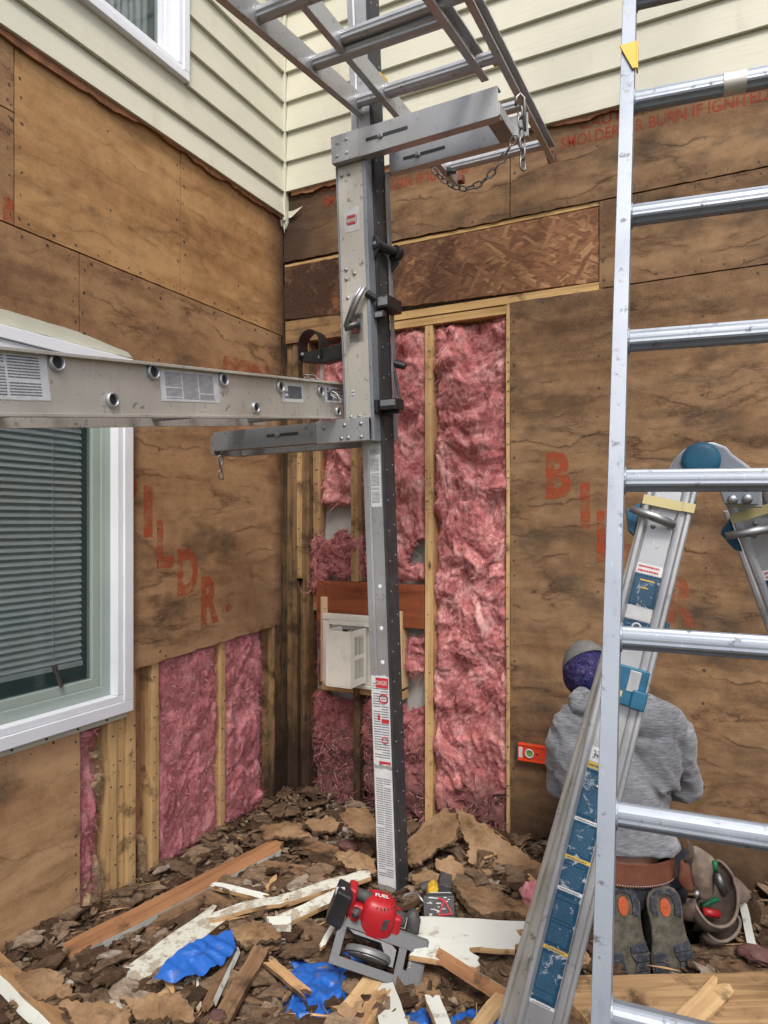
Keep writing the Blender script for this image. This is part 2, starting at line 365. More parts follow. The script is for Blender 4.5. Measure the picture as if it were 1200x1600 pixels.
# insulation
def m_ins(name, lo, mid, hi, dirt, zdirt=None):
    k = N(name, 1.0, spec=.0); v = k.co()
    f = k.math('ADD', k.math('MULTIPLY', k.noise(v, 6.5, 6, .62, 1.0), .7), k.math('MULTIPLY', k.noise(k.co((1, 1, .5)), 45, 5, .7), .3))
    c = k.ramp(f, [(.34, lo), (.50, mid), (.66, hi)])
    st = k.rng(k.noise(k.co((1, 1, .5), loc=(1, 7, 3)), 17, 9, .74, 1.6), .50, .70, 0, .75); c = k.mix(st, c, tuple(min(1, x * 1.12 + .05) for x in hi))
    dk = k.rng(k.noise(k.co((1, 1, .6), loc=(9, 7, 3)), 13, 8, .72, 1.2), .54, .72, 0, .7); c = k.mix(dk, c, tuple(x * .8 for x in lo))
    d = k.rng(k.noise(k.co(loc=(5, 2, 1)), 5, 6, .65), .62 - dirt * .2, .80 - dirt * .2, 0, .75)
    c = k.mix(d, c, (.17, .11, .085))
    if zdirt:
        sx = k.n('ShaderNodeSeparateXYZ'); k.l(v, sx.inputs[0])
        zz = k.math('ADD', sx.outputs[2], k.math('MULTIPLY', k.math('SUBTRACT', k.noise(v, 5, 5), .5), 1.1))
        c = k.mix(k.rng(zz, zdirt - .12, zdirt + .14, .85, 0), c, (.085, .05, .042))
    k.color(c)
    k.bump(k.math('ADD', k.noise(v, 55, 7, .78, .9), k.math('MULTIPLY', k.noise(k.co((1, 1, .5)), 240, 4, .75), .7)), .8, .009)
    k.b.inputs['Sheen Weight'].default_value = .1; k.b.inputs['Sheen Tint'].default_value = (1, .7, .7, 1); k.b.inputs['Sheen Roughness'].default_value = .6
    k.b.inputs['Subsurface Weight'].default_value = .12; k.b.inputs['Subsurface Radius'].default_value = (.03, .012, .012); k.b.inputs['Subsurface Scale'].default_value = .6
    return k.mat
M['ins_clean'] = m_ins('pink glass wool', (.42, .12, .14), (.58, .21, .235), (.72, .37, .38), .0)
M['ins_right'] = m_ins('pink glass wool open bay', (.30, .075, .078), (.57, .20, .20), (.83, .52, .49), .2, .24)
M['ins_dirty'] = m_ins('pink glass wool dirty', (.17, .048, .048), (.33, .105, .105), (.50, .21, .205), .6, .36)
k = N('glass wool fibres', 1, spec=0); gi = k.n('ShaderNodeNewGeometry'); k.color(k.ramp(gi.outputs['Random Per Island'], [(0, (.30, .08, .09)), (.6, (.50, .17, .18)), (1, (.76, .44, .43))])); M['ins_wisp'] = k.mat
M['ins_brown'] = m_plain('sawdust and nest litter', (.40, .28, .17), .95, .4, 60, .8, .1)
# metals
M['alu'] = m_metal('aluminium worn', (.50, .51, .53), .42, .4, met=.62)
M['alu_bright'] = m_metal('aluminium bright', (.31, .345, .395), .5, .5, met=.5)
M['alu_dull'] = m_metal('aluminium dull', (.30, .31, .32), .5, .6, met=.6)
M['alu_white'] = m_metal('aluminium plank oxidised', (.64, .62, .56), .5, .5, met=.5)
M['galv'] = m_metal('galvanised steel', (.42, .43, .44), .5, .7)
M['chain'] = m_metal('chain steel', (.30, .30, .30), .45, .4)
M['steel_dark'] = m_metal('dark steel', (.16, .16, .165), .5, .4)
M['rust'] = m_plain('rusty iron', (.16, .06, .035), .8, .4, 30, .5)
M['black'] = m_plain('black painted steel', (.014, .014, .016), .45, .3, 20, .2, dust=.05)
M['rubber'] = m_plain('black rubber facing', (.035, .036, .04), .6, .25, 9, .15, dust=.10)
M['yellow'] = m_plain('yellow plastic', (.62, .40, .03), .5, .1, 20, .1, dust=.2)
M['sticker'] = m_plain('sticker paper white', (.60, .61, .62), .5, .12, 40, .1)
M['ink'] = m_plain('sticker ink grey', (.10, .11, .13), .6, .2, 60, 0)
M['ink_red'] = m_plain('sticker ink red', (.45, .03, .04), .5, .2, 60, 0)
M['ink_blue'] = m_plain('sticker petrol blue', (.012, .10, .18), .5, .2, 30, 0)
M['nail'] = m_plain('nail heads', (.05, .035, .03), .6, .3, 60, .3)
# ================================================================ SETTING: ground
H0 = .03
def ground_h(x, y):
    h = H0 + .035 * fb((x, y, 0), 1.6) + .02 * fb((x, y, 3), 6)
    # pile towards the camera and around the pole
    h += .05 * max(0, min(1, (-y - .8) / 1.2))
    # heap below the large broken boards
    h += .12 * math.exp(-((x - 1.28) ** 2 + (y + .40) ** 2) / .09)
    return h
mb = MB()
n = 110; x0, x1, y0, y1 = -.02, 5, -4.5, .02
for i in range(n + 1):
    for j in range(n + 1):
        x = x0 + (x1 - x0) * i / n; y = y0 + (y1 - y0) * j / n
        mb.v.append((x, y, ground_h(x, y) - .03))
for i in range(n):
    for j in range(n):
        a = i * (n + 1) + j; mb.f.append([a, a + n + 1, a + n + 2, a + 1]); mb.m.append(0)
k = N('soil and rot', .95, spec=.1); v = k.co()
c = k.ramp(k.math('ADD', k.math('MULTIPLY', k.noise(v, 7, 6, .65), .6), k.math('MULTIPLY', k.noise(v, 60, 5, .7), .4)), [(.35, (.025, .015, .009)), (.52, (.075, .045, .028)), (.68, (.16, .10, .06))])
k.color(c); k.bump(k.noise(v, 45, 6, .75), 1.0, .03); M['soil'] = k.mat
g = mb.build('soil', M['soil'], smooth=True); tag(g, kind='structure')
mb = MB(); mb.add([(-60, -60, -.12), (60, -60, -.12), (60, 60, -.12), (-60, 60, -.12)], [(0, 1, 2, 3)])
k = N('yard lawn', .95, spec=.1); k.color(k.ramp(k.noise(k.co(), 3, 6), [(.3, (.05, .07, .025)), (.7, (.11, .11, .06))])); M['yard'] = k.mat
tag(mb.build('ground', M['yard']), kind='structure')

# ================================================================ WALLS
WL = thing('house_wall', 'left house wall with cream siding above brown fibreboard and a large white window', 'wall', (0, -1.3, 0))
WR = thing('house_wall', 'back house wall with torn open stud bays full of pink insulation behind the pole', 'wall', (1.3, 0, 0))
WP = {'L': WL, 'R': WR}
def jag(poly, amp=.0015, step=.02, seed=0, big=None):
    out = []; n = len(poly)
    for i in range(n):
        a = poly[i]; b = poly[(i + 1) % n]; L = math.hypot(b[0] - a[0], b[1] - a[1]); k = max(1, int(L / step))
        am = amp if not big or i not in big else big[i]
        nx, ny = -(b[1] - a[1]) / max(L, 1e-6), (b[0] - a[0]) / max(L, 1e-6)
        for j in range(k):
            t = j / k; q = (fb((a[0] + (b[0] - a[0]) * t, a[1] + (b[1] - a[1]) * t, seed), 22, .6) + .5 * (rnd.random() - .5)) * am if j else 0
            out.append((a[0] + (b[0] - a[0]) * t + nx * q, a[1] + (b[1] - a[1]) * t + ny * q))
    return out
def panel(wl, poly, mat, off=0.0, th=.012, nails=True, big=None, lab=None, nl=()):
    "sheathing board with its nails; off = front face"
    m = MB(); m.wprism(wl, jag(poly, .0012, .03, rnd.random() * 9, big), off - th, off)
    a0 = min(p[0] for p in poly); a1 = max(p[0] for p in poly); b0 = min(p[1] for p in poly); b1 = max(p[1] for p in poly)
    def inside(a, b):
        c = False; n = len(poly)
        for i in range(n):
            p, q = poly[i], poly[(i + 1) % n]
            if (p[1] > b) != (q[1] > b) and a < (q[0] - p[0]) * (b - p[1]) / (q[1] - p[1]) + p[0]: c = not c
        return c
    cand = []
    if nails:
        for aa in (a0 + .018, a1 - .018):
            b = b0 + .03
            while b < b1: cand.append((aa + rnd.gauss(0, .004), b)); b += .075 + rnd.gauss(0, .012)
        for bb in (b0 + .02, b1 - .02):
            a = a0 + .05
            while a < a1: cand.append((a, bb + rnd.gauss(0, .004))); a += .09 + rnd.gauss(0, .015)
        a = a0 + .39
        while a < a1 - .1:
            b = b0 + .05
            while b < b1: cand.append((a + rnd.gauss(0, .005), b)); b += .14 + rnd.gauss(0, .03)
            a += .406
    for a, b in cand:
        if not inside(a, b): continue
        r = rnd.uniform(.003, .0075); th_ = rnd.uniform(0, 3.14); e = rnd.uniform(.25, .9)
        pts = [(a + r * (math.cos(t) * math.cos(th_) - e * math.sin(t) * math.sin(th_)), b + r * (math.cos(t) * math.sin(th_) + e * math.sin(t) * math.cos(th_))) for t in [i * math.pi / 3 for i in range(6)]]
        m.wprism(wl, pts, off - .001, off + .0012, 1)
    o = m.build('sheathing_panel', [mat, M['nail']], WP[wl])
    if lab: o['label'] = lab
    return o
G = .0025
# left wall boards (a = y, b = z)
panel('L', [(-.769 + G, 2.512), (-.004, 2.512), (-.004, 3.22), (-.769 + G, 3.22)], M['fib_warm'])
panel('L', [(-1.547 + G, 2.512), (-.769 - G, 2.512), (-.769 - G, 3.22), (-1.547 + G, 3.22)], M['fib_warm'])
panel('L', [(-1.9, 2.512), (-1.547 - G, 2.512), (-1.547 - G, 2.885), (-1.9, 2.885)], M['fib_left'])
panel('L', [(-4.2, 2.512), (-1.9 - G, 2.512), (-1.9 - G, 2.885), (-4.2, 2.885)], M['fib_left'])
panel('L', [(-4.2, 2.89), (-1.547 - G, 2.89), (-1.547 - G, 3.22), (-4.2, 3.22)], M['fib_left'])
panel('L', [(-4.2, 2.165), (-1.289 - G, 2.165), (-1.289 - G, 2.506), (-4.2, 2.506)], M['fib_left'])
zc = lambda a: .963
panel('L', [(-1.062, .925), (-.075, .975), (-.02, .975), (-.02, 2.506), (-1.289 + G, 2.506), (-1.289 + G, 2.165), (-1.062, 2.165)], M['fib_left'], big={0: .006, 1: .004})
panel('L', [(-4.2, .0), (-1.287, .0), (-1.287, .755), (-4.2, .755)], M['fib_low'], big={1: .004, 0: .01})
panel('L', [(-4.2, .755 + G), (-2.7, .755 + G), (-2.7, 2.22), (-4.2, 2.22)], M['fib_low'])
# right wall boards (a = x, b = z)
panel('R', [(.002, 2.905), (1.243 - G, 2.895), (1.243 - G, 3.30), (.002, 3.30)], M['fib_right'], big={0: .006})
panel('R', [(1.243 + G, 2.895), (2.9, 2.895), (2.9, 3.30), (1.243 + G, 3.30)], M['fib_right'], big={0: .004})
panel('R', [(1.635, 2.518), (2.46 - G, 2.518), (2.46 - G, 2.888), (1.635, 2.888)], M['fib_right'])
panel('R', [(1.243, .02), (2.46 - G, .02), (2.46 - G, 2.512), (1.243, 2.512)], M['fib_right'], big={3: .003})
panel('R', [(2.46 + G, .02), (5, .02), (5, 2.888), (2.46 + G, 2.888)], M['fib_right'])
m = MB(); m.wprism('R', jag([(.004, 2.60), (.5, 2.575), (1.63, 2.55), (1.63, 2.868), (.5, 2.872), (.004, 2.88)], .003, .03), -.02, -.006)
m.build('patch_board', M['osb'], WR)['label'] = 'strand board strip, rotted dark on its left'
m = MB()
# plates of yellow wood round the strip
m.wrect('R', .002, 1.63, 2.874, 2.893, -.05, -.008)
m.build('blocking', M['stud_h'], WR, bevel=.002)
m = MB(); m.wrect('R', .35, 1.65, 2.508, 2.546, -.06, -.004); m.build('header', M['stud_h'], WR, bevel=.002)
m = MB(); m.wrect('R', .005, .349, 2.47, 2.59, -.06, -.010); m.build('header', M['plate_dark'], WR, bevel=.002)
m = MB(); m.wrect('R', .35, 1.242, 2.466, 2.505, -.09, -.009); m.build('header', M['stud_h'], WR, bevel=.002)
m = MB()                                  # joints behind the boards
m.wrect('L', -4.2, -.0, 2.49, 2.53, -.06, -.0135); m.build('blocking', M['stud_dark'], WL)
def stud(wl, a0, a1, b0, b1, mat='stud', of=-.012, dep=.089, name='stud'):
    m = MB(); n = max(2, int((b1 - b0) / .12)); prev = None
    # slightly bowed and worn stud
    k0 = len(m.v); s = rnd.random() * 20
    for i in range(n + 1):
        z = b0 + (b1 - b0) * i / n; d = .0022 * fb((s, z, 1), 2.2); e = .0015 * fb((s + 3, z, 1), 7)
        for (a, o) in ((a0 + d - e, of), (a1 + d + e, of), (a1 + d, of - dep), (a0 + d, of - dep)): m.v.append(tuple(W(wl, a, z, o)))
    for i in range(n):
        for j in range(4):
            m.f.append([k0 + i * 4 + j, k0 + i * 4 + (j + 1) % 4, k0 + i * 4 + 4 + (j + 1) % 4, k0 + i * 4 + 4 + j]); m.m.append(0)
    m.f.append([k0, k0 + 1, k0 + 2, k0 + 3]); m.m.append(0); q = k0 + n * 4; m.f.append([q, q + 1, q + 2, q + 3]); m.m.append(0)
    z = b0 + .05                           # staples and nails left in the face
    while z < b1 - .03:
        a = rnd.uniform(a0 + .006, a1 - .006); L = rnd.uniform(.002, .005)
        if mat != 'stud_dark' or rnd.random() < .4:
            m.wrect(wl, a - L, a + L, z, z + rnd.uniform(.002, .006), of - .001, of + rnd.uniform(.0015, .004), 1)
        z += rnd.uniform(.03, .13)
    return m.build(name, [M[mat], M['nail']], WP[wl], bevel=.0025)
# right wall framing
stud('R', .818, .858, .04, 2.464)
stud('R', 1.225, 1.2415, .04, 2.505, of=.0)
stud('R', 1.245, 1.265, .04, 2.464, of=-.013)
stud('R', .408, .447, 1.215, 2.464, 'stud_mid')
stud('R', .42, .458, .04, .69, 'stud_dark')
stud('R', .004, .042, .04, 2.47, 'stud_dark', of=-.03)
stud('R', .046, .074, .04, 2.47, 'stud_dark', of=-.02)
stud('R', .078, .108, 1.22, 1.95, 'stud_mid', of=-.012)
stud('R', .078, .106, .04, 1.20, 'stud_dark', of=-.045)
stud('R', .112, .150, .04, 2.47, 'stud_dark', of=-.016)
stud('R', .156, .20, 1.05, 1.90, 'stud_mid', of=-.05, dep=.05)
stud('R', .232, .270, .69, 1.13, 'wood_new', of=-.004)
stud('R', .665, .700, .70, 1.08, 'wood_new', of=-.004)
m = MB(); m.wrect('R', .20, .815, 1.0, 1.212, -.05, -.012); m.build('header', M['header_red'], WR, bevel=.002)
m = MB(); m.wrect('R', .23, .70, .645, .682, -.08, -.014); m.build('header', M['stud_h'], WR, bevel=.002)
m = MB(); m.wrect('R', .004, 1.24, -.02, .038, -.1, -.004); m.build('sill_plate', M['stud_dark'], WR, bevel=.004)
m = MB(); m.wrect('R', 0.0, 5, -.02, 5.2, -.13, -.112); m.build('interior_board', M['drywall'], WR)
m = MB(); m.wrect('R', 1.27, 5, -.02, 5.2, -.1, -.0137); m.build('framing_fill', M['stud_dark'], WR)
m = MB(); m.wrect('R', 0, 1.2685, 2.60, 5.2, -.1, -.0223); m.build('framing_fill', M['stud_dark'], WR)
m = MB(); m.wrect('L', -.036, .13, -.02, 5.2, -.13, -.034); m.build('corner_post', M['stud_dark'], WL)
# left wall framing
stud('L', -.924, -.884, .04, .97)
stud('L', -.494, -.457, .04, .99)
stud('L', -.090, -.070, .04, .99, 'stud_mid', of=-.006)
stud('L', -.066, -.036, .04, .99, 'stud_dark', of=-.014)
stud('L', -.032, -.004, .04, 3.2, 'stud_dark', of=-.02)
stud('L', -1.149, -1.106, .04, .745)
stud('L', -1.102, -1.062, .04, .745, of=-.022)
stud('L', -1.058, -1.014, .04, .965, of=-.008)
m = MB(); m.wrect('L', -1.30, -.004, -.02, .036, -.1, .004)
m.build('sill_plate', M['plate_old'], WL, bevel=.004)
m = MB(); m.wrect('L', -1.30, -.03, -.045, -.001, .004, .035); m.build('sill_plate', M['plate_old'], WL, bevel=.004)
m = MB(); m.wrect('L', -4.2, 0, -.02, .80, -.13, -.112); m.wrect('L', -1.0, 0, .80, 5.2, -.13, -.112); m.build('interior_board', M['drywall'], WL)
m = MB(); m.wrect('L', -4.2, -1.34, -.02, .74, -.1, -.0137); m.wrect('L', -4.2, 0, 2.535, 3.38, -.1, -.0142); m.wrect('L', -1.01, -.036, .99, 2.485, -.1, -.0137); m.build('framing_fill', M['stud_dark'], WL)

# lap siding
def siding(wl, a0, a1, z0, z1):
    m = MB(); n = max(2, int((a1 - a0) / .06)); s = rnd.random() * 30
    prof = [(0.0, .030), (0, .012), (.165, .003), (.165, .013)]
    h = z1 - z0
    prof = [(0.0, .031), (0.0, .014), (h + .008, .002), (h + .008, .012)]
    k0 = len(m.v)
    for i in range(n + 1):
        a = a0 + (a1 - a0) * i / n; d = .0012 * fb((a, s, 1), 3)
        for dz, o in prof: m.v.append(tuple(W(wl, a, z0 + dz + d * (1 if dz == 0 else 0), o + .0012 * fb((a, s, 5), 2.5))))
    for i in range(n):
        for j in range(4): m.f.append([k0 + i * 4 + j, k0 + i * 4 + (j + 1) % 4, k0 + i * 4 + 4 + (j + 1) % 4, k0 + i * 4 + 4 + j]); m.m.append(0)
    m.f.append([k0, k0 + 1, k0 + 2, k0 + 3]); m.m.append(0); q = k0 + n * 4; m.f.append([q, q + 1, q + 2, q + 3]); m.m.append(0)
    # bevel via modifier keeps the lap edge soft
    return m.build('siding_board', M['siding'], WP[wl], bevel=.0018)
siding('L', -4.2, -.022, 3.135, 3.26)
siding('L', -4.2, -.022, 3.26, 3.418)
for k_ in range(1, 12):
    z = 3.26 + .158 * k_
    if z < 4.62: siding('L', -.752, -.022, z, z + .158); siding('L', -4.2, -2.056, z, z + .158)
    else: siding('L', -4.2, -.022, z, z + .158)
for k_ in range(0, 12):
    z = 3.262 + .158 * k_; siding('R', .036, 5, z, z + .158)
# corner board with splintered foot
m = MB(); m.box((.016, -.016, 4.16), (.036, .036, 2.10))
o = m.build('corner_board', M['siding'], WL, bevel=.002)
m = MB()
for i in range(9):
    x = .002 + .006 * (i % 4) + rnd.uniform(0, .006); y = -.004 - .012 * (i // 4); L = rnd.uniform(.02, .07)
    m.add([(x, y, 3.112), (x + .012, y, 3.112), (x + .006, y - .012, 3.112), (x + .004 + rnd.uniform(-.006, .006), y - .004, 3.112 - L)], [(0, 1, 2), (0, 1, 3), (1, 2, 3), (2, 0, 3)])
sp0 = Vector((.04, -.012, 3.165)); m.add([sp0, sp0 + Vector((.0, 0, -.035)), sp0 + Vector((.02, -.006, -.04)), sp0 + Vector((.10, -.01, .004)), sp0 + Vector((.03, -.004, -.006))], [(0, 1, 2, 3, 4)])
m.build('splinter', M['siding'], WL)
# torn brown edge under the siding
def torn(wl, a0, a1, zf, hmin, hmax, seed, off=.016):
    m = MB(); n = int((a1 - a0) / .012); top = []; bot = []
    for i in range(n + 1):
        a = a0 + (a1 - a0) * i / n; h = hmin + (hmax - hmin) * max(0, min(1, .5 + 1.1 * fb((a, seed, 0), 2.5) + .25 * fb((a, seed, 4), 18)))
        top.append((a, zf(a) + .02)); bot.append((a, zf(a) - h))
    for i in range(n):
        m.wprism(wl, [bot[i], bot[i + 1], top[i + 1], top[i]], off - .008, off + .004 * fb((bot[i][0], seed, 9), 9) * 0)
    return m.build('torn_edge', M['torn'], WP[wl], recalc=True)
torn('L', -3.0, -.03, lambda a: 3.134, .0, .030, 1.0)
torn('R', .06, 4.9, lambda a: 3.262, .002, .034, 6.0)

# printed words
def letters(wl, s, pxl, pxr, yt, yb, mat):
    f = PL if wl == 'L' else PR
    a0, b1 = f(pxl, yt); a1, b1b = f(pxr, yt); _, b0 = f(pxl, yb)
    m = MB(); A = W(wl, 1, 0) - W(wl, 0, 0)
    put_text(m, s, W(wl, a0, b0, .0008), A, Vector((0, 0, 1)), a1 - a0, b1 - b0, 0, .045)
    return m.build('printed_letter', mat, WP[wl], recalc=False)
for s, a, b, t, u in (('B', 190, 214, 708, 782), ('I', 224, 238, 758, 840), ('L', 245, 271, 812, 888), ('D', 277, 309, 857, 932), ('R', 314, 342, 901, 977), ('.', 352, 363, 944, 957)):
    letters('L', s, a, b, t, u, M['print_big'])
for s, a, b, t, u in (('B', 853, 893, 707, 779), ('I', 907, 922, 754, 826), ('L', 932, 968, 798, 878), ('D', 978, 1020, 850, 930), ('R', 1040, 1090, 898, 978)):
    letters('R', s, a, b, t, u, M['print_faint'] if s in 'DR' else M['print_big'])
def caution(s, x0, z, wid, h=.052):
    m = MB(); put_text(m, s, Vector((x0, -.0009, z)), Vector((1, 0, 0)), Vector((0, 0, 1)), wid, h, 0, .02)
    m.build('printed_words', M['print_small'], WR, recalc=False)
caution('SMOLDER OR BURN IF IGNITED', 1.47, 3.148, .80)
caution('SMOLDER OR BURN IF IGNITED', .25, 3.148, .80)
caution('THIS PRODUCT IS COMBUSTIBLE', .22, 3.222, .84, .05)
caution('CAUTION', 1.55, 3.212, .3, .05)
# red paint smears on the left boards
def smear(wl, pl, mat='print_faint'):
    f = PL if wl == 'L' else PR
    m = MB(); pts = [W(wl, *f(x, y), .0010) for x, y in pl]; m.add(pts, [tuple(range(len(pts)))]); m.build('printed_mark', M[mat], WP[wl], recalc=False)
smear('L', [(4, 305), (20, 312), (20, 350), (4, 345)], 'print_big')
smear('L', [(350, 555), (420, 572), (425, 590), (345, 580)])

# ---------------------------------------------------------------- windows
def window(y0, y1, z0, z1, fw, sw, out, blind, curtain, name='window', lab=''):
    W_ = MB(); f = W_
    # outer vinyl frame: stepped profile in two boxes per side
    for (o0, o1, w0, w1) in ((-.03, out, 0, fw * .62), (-.03, out - .008, fw * .62 + .001, fw)):
        f.wrect('L', y0 + w0, y1 - w0, z0 + w0, z0 + w1, o0, o1); f.wrect('L', y0 + w0, y1 - w0, z1 - w1, z1 - w0, o0, o1)
        f.wrect('L', y0 + w0, y0 + w1, z0 + w1 + .0005, z1 - w1 - .0005, o0, o1); f.wrect('L', y1 - w1, y1 - w0, z0 + w1 + .0005, z1 - w1 - .0005, o0, o1)
    win = f.build('window', M['vinyl'], WL, bevel=.003); win['label'] = lab
    ROOT[win.name] = Vector((0, 0, 0))
    def sub(mm, nm, mt, **kw):
        o = mm.build(nm, mt, **kw); o.parent = win; return o
    s = MB(); a0, a1, b0, b1 = y0 + fw + .0005, y1 - fw - .0005, z0 + fw + .0005, z1 - fw - .0005
    for w0, w1, o0, o1 in ((0, sw * .55, -.055, -.012), (sw * .55 + .0005, sw, -.055, -.022)):
        s.wrect('L', a0 + w0, a1 - w0, b0 + w0, b0 + w1, o0, o1); s.wrect('L', a0 + w0, a1 - w0, b1 - w1, b1 - w0, o0, o1)
        s.wrect('L', a0 + w0, a0 + w1, b0 + w1, b1 - w1, o0, o1); s.wrect('L', a1 - w1, a1 - w0, b0 + w1, b1 - w1, o0, o1)
    sub(s, 'sash', M['sash'] if blind else M['vinyl'], bevel=.002)
    g = MB(); g.wrect('L', a0 + sw - .004, a1 - sw + .004, b0 + sw - .004, b1 - sw + .004, -.040, -.036); sub(g, 'glass_pane', M['glass'])
    d = MB(); d.wrect('L', a0, a1, b0, b1, -.42, -.40)
    d.wrect('L', a0 - .01, a0, b0, b1, -.40, -.06); d.wrect('L', a1, a1 + .01, b0, b1, -.40, -.06); d.wrect('L', a0, a1, b0 - .01, b0, -.40, -.06); d.wrect('L', a0, a1, b1, b1 + .01, -.40, -.06)
    sub(d, 'room_behind', M['dark'])
    if blind:
        bl = MB(); z = b0 + sw + .075; end = a1 - sw - .012
        while z < b1 - sw:
            bl.add([W('L', a0 + .02, z, -.066), W('L', end, z, -.066), W('L', end, z + .012, -.072), W('L', a0 + .02, z + .012, -.072), W('L', end, z + .0265, -.085), W('L', a0 + .02, z + .0265, -.085)], [(0, 1, 2, 3), (3, 2, 4, 5)]); z += .0245
        bl.wrect('L', a0 + .02, end, b0 + sw + .052, b0 + sw + .070, -.085, -.062)
        for a in (end - .13, end - .6): bl.tube([W('L', a, b0 + sw + .06, -.062), W('L', a, b1 - sw, -.062)], .0012, 5)
        bo = sub(bl, 'blind', M['blind'])
        lt = MB(); lt.tube([W('L', a1 - .22, b0 + sw + .005, -.012), W('L', a1 - .235, b0 + sw + .03, -.006), W('L', a1 - .25, b0 + sw + .085, -.010)], [.008, .007, .010], 8); sub(lt, 'window_handle', M['steel_dark'])
    if curtain:
        cm = MB(); n = 60; k0 = 0
        for i in range(n + 1):
            a = a1 - sw - .005 - .30 * i / n; o = -.10 + .014 * math.sin(i * .9) + .006 * math.sin(i * 2.3)
            cm.v += [tuple(W('L', a, b0, o)), tuple(W('L', a, b1, o))]
        for i in range(n): cm.f.append([i * 2, i * 2 + 2, i * 2 + 3, i * 2 + 1]); cm.m.append(0)
        sub(cm, 'curtain', M['blind'], smooth=True)
    return win
wb = window(-2.66, -1.064, .775, 2.160, .072, .075, .035, True, False, lab='large white window with closed blinds behind the ladder plank')
wt = window(-2.05, -.758, 3.424, 4.6, .058, .05, .045, False, True, lab='smaller white window high in the cream siding')
# flange strips left around the big window
m = MB(); m.wprism('L', jag([(-2.75, .748), (-1.075, .748), (-1.06, .773), (-2.75, .773)], .001, .03), .001, .006)
for i in range(12):
    a = -2.6 + i * .13; m.lathe(W('L', a, .760, .006), (1, 0, 0), [(.0, .0012), (.005, .001), (.005, 0)], 8, 1)
m.build('window_flange', [M['vinyl_cream'], M['nail']], WL)
m = MB(); m.wprism('L', jag([(-2.75, 2.169), (-1.19, 2.169), (-1.045, 2.172), (-1.07, 2.19), (-1.2, 2.203), (-1.3, 2.214), (-2.75, 2.224)], .002, .02), .0015, .010)
m.build('window_flange', M['vinyl_cream'], WL)
m = MB(); m.wprism('L', jag([(-1.063, .79), (-1.050, .79), (-1.048, 2.160), (-1.063, 2.160)], .002, .02), .001, .012)
m.build('window_flange', M['vinyl_cream'], WL)

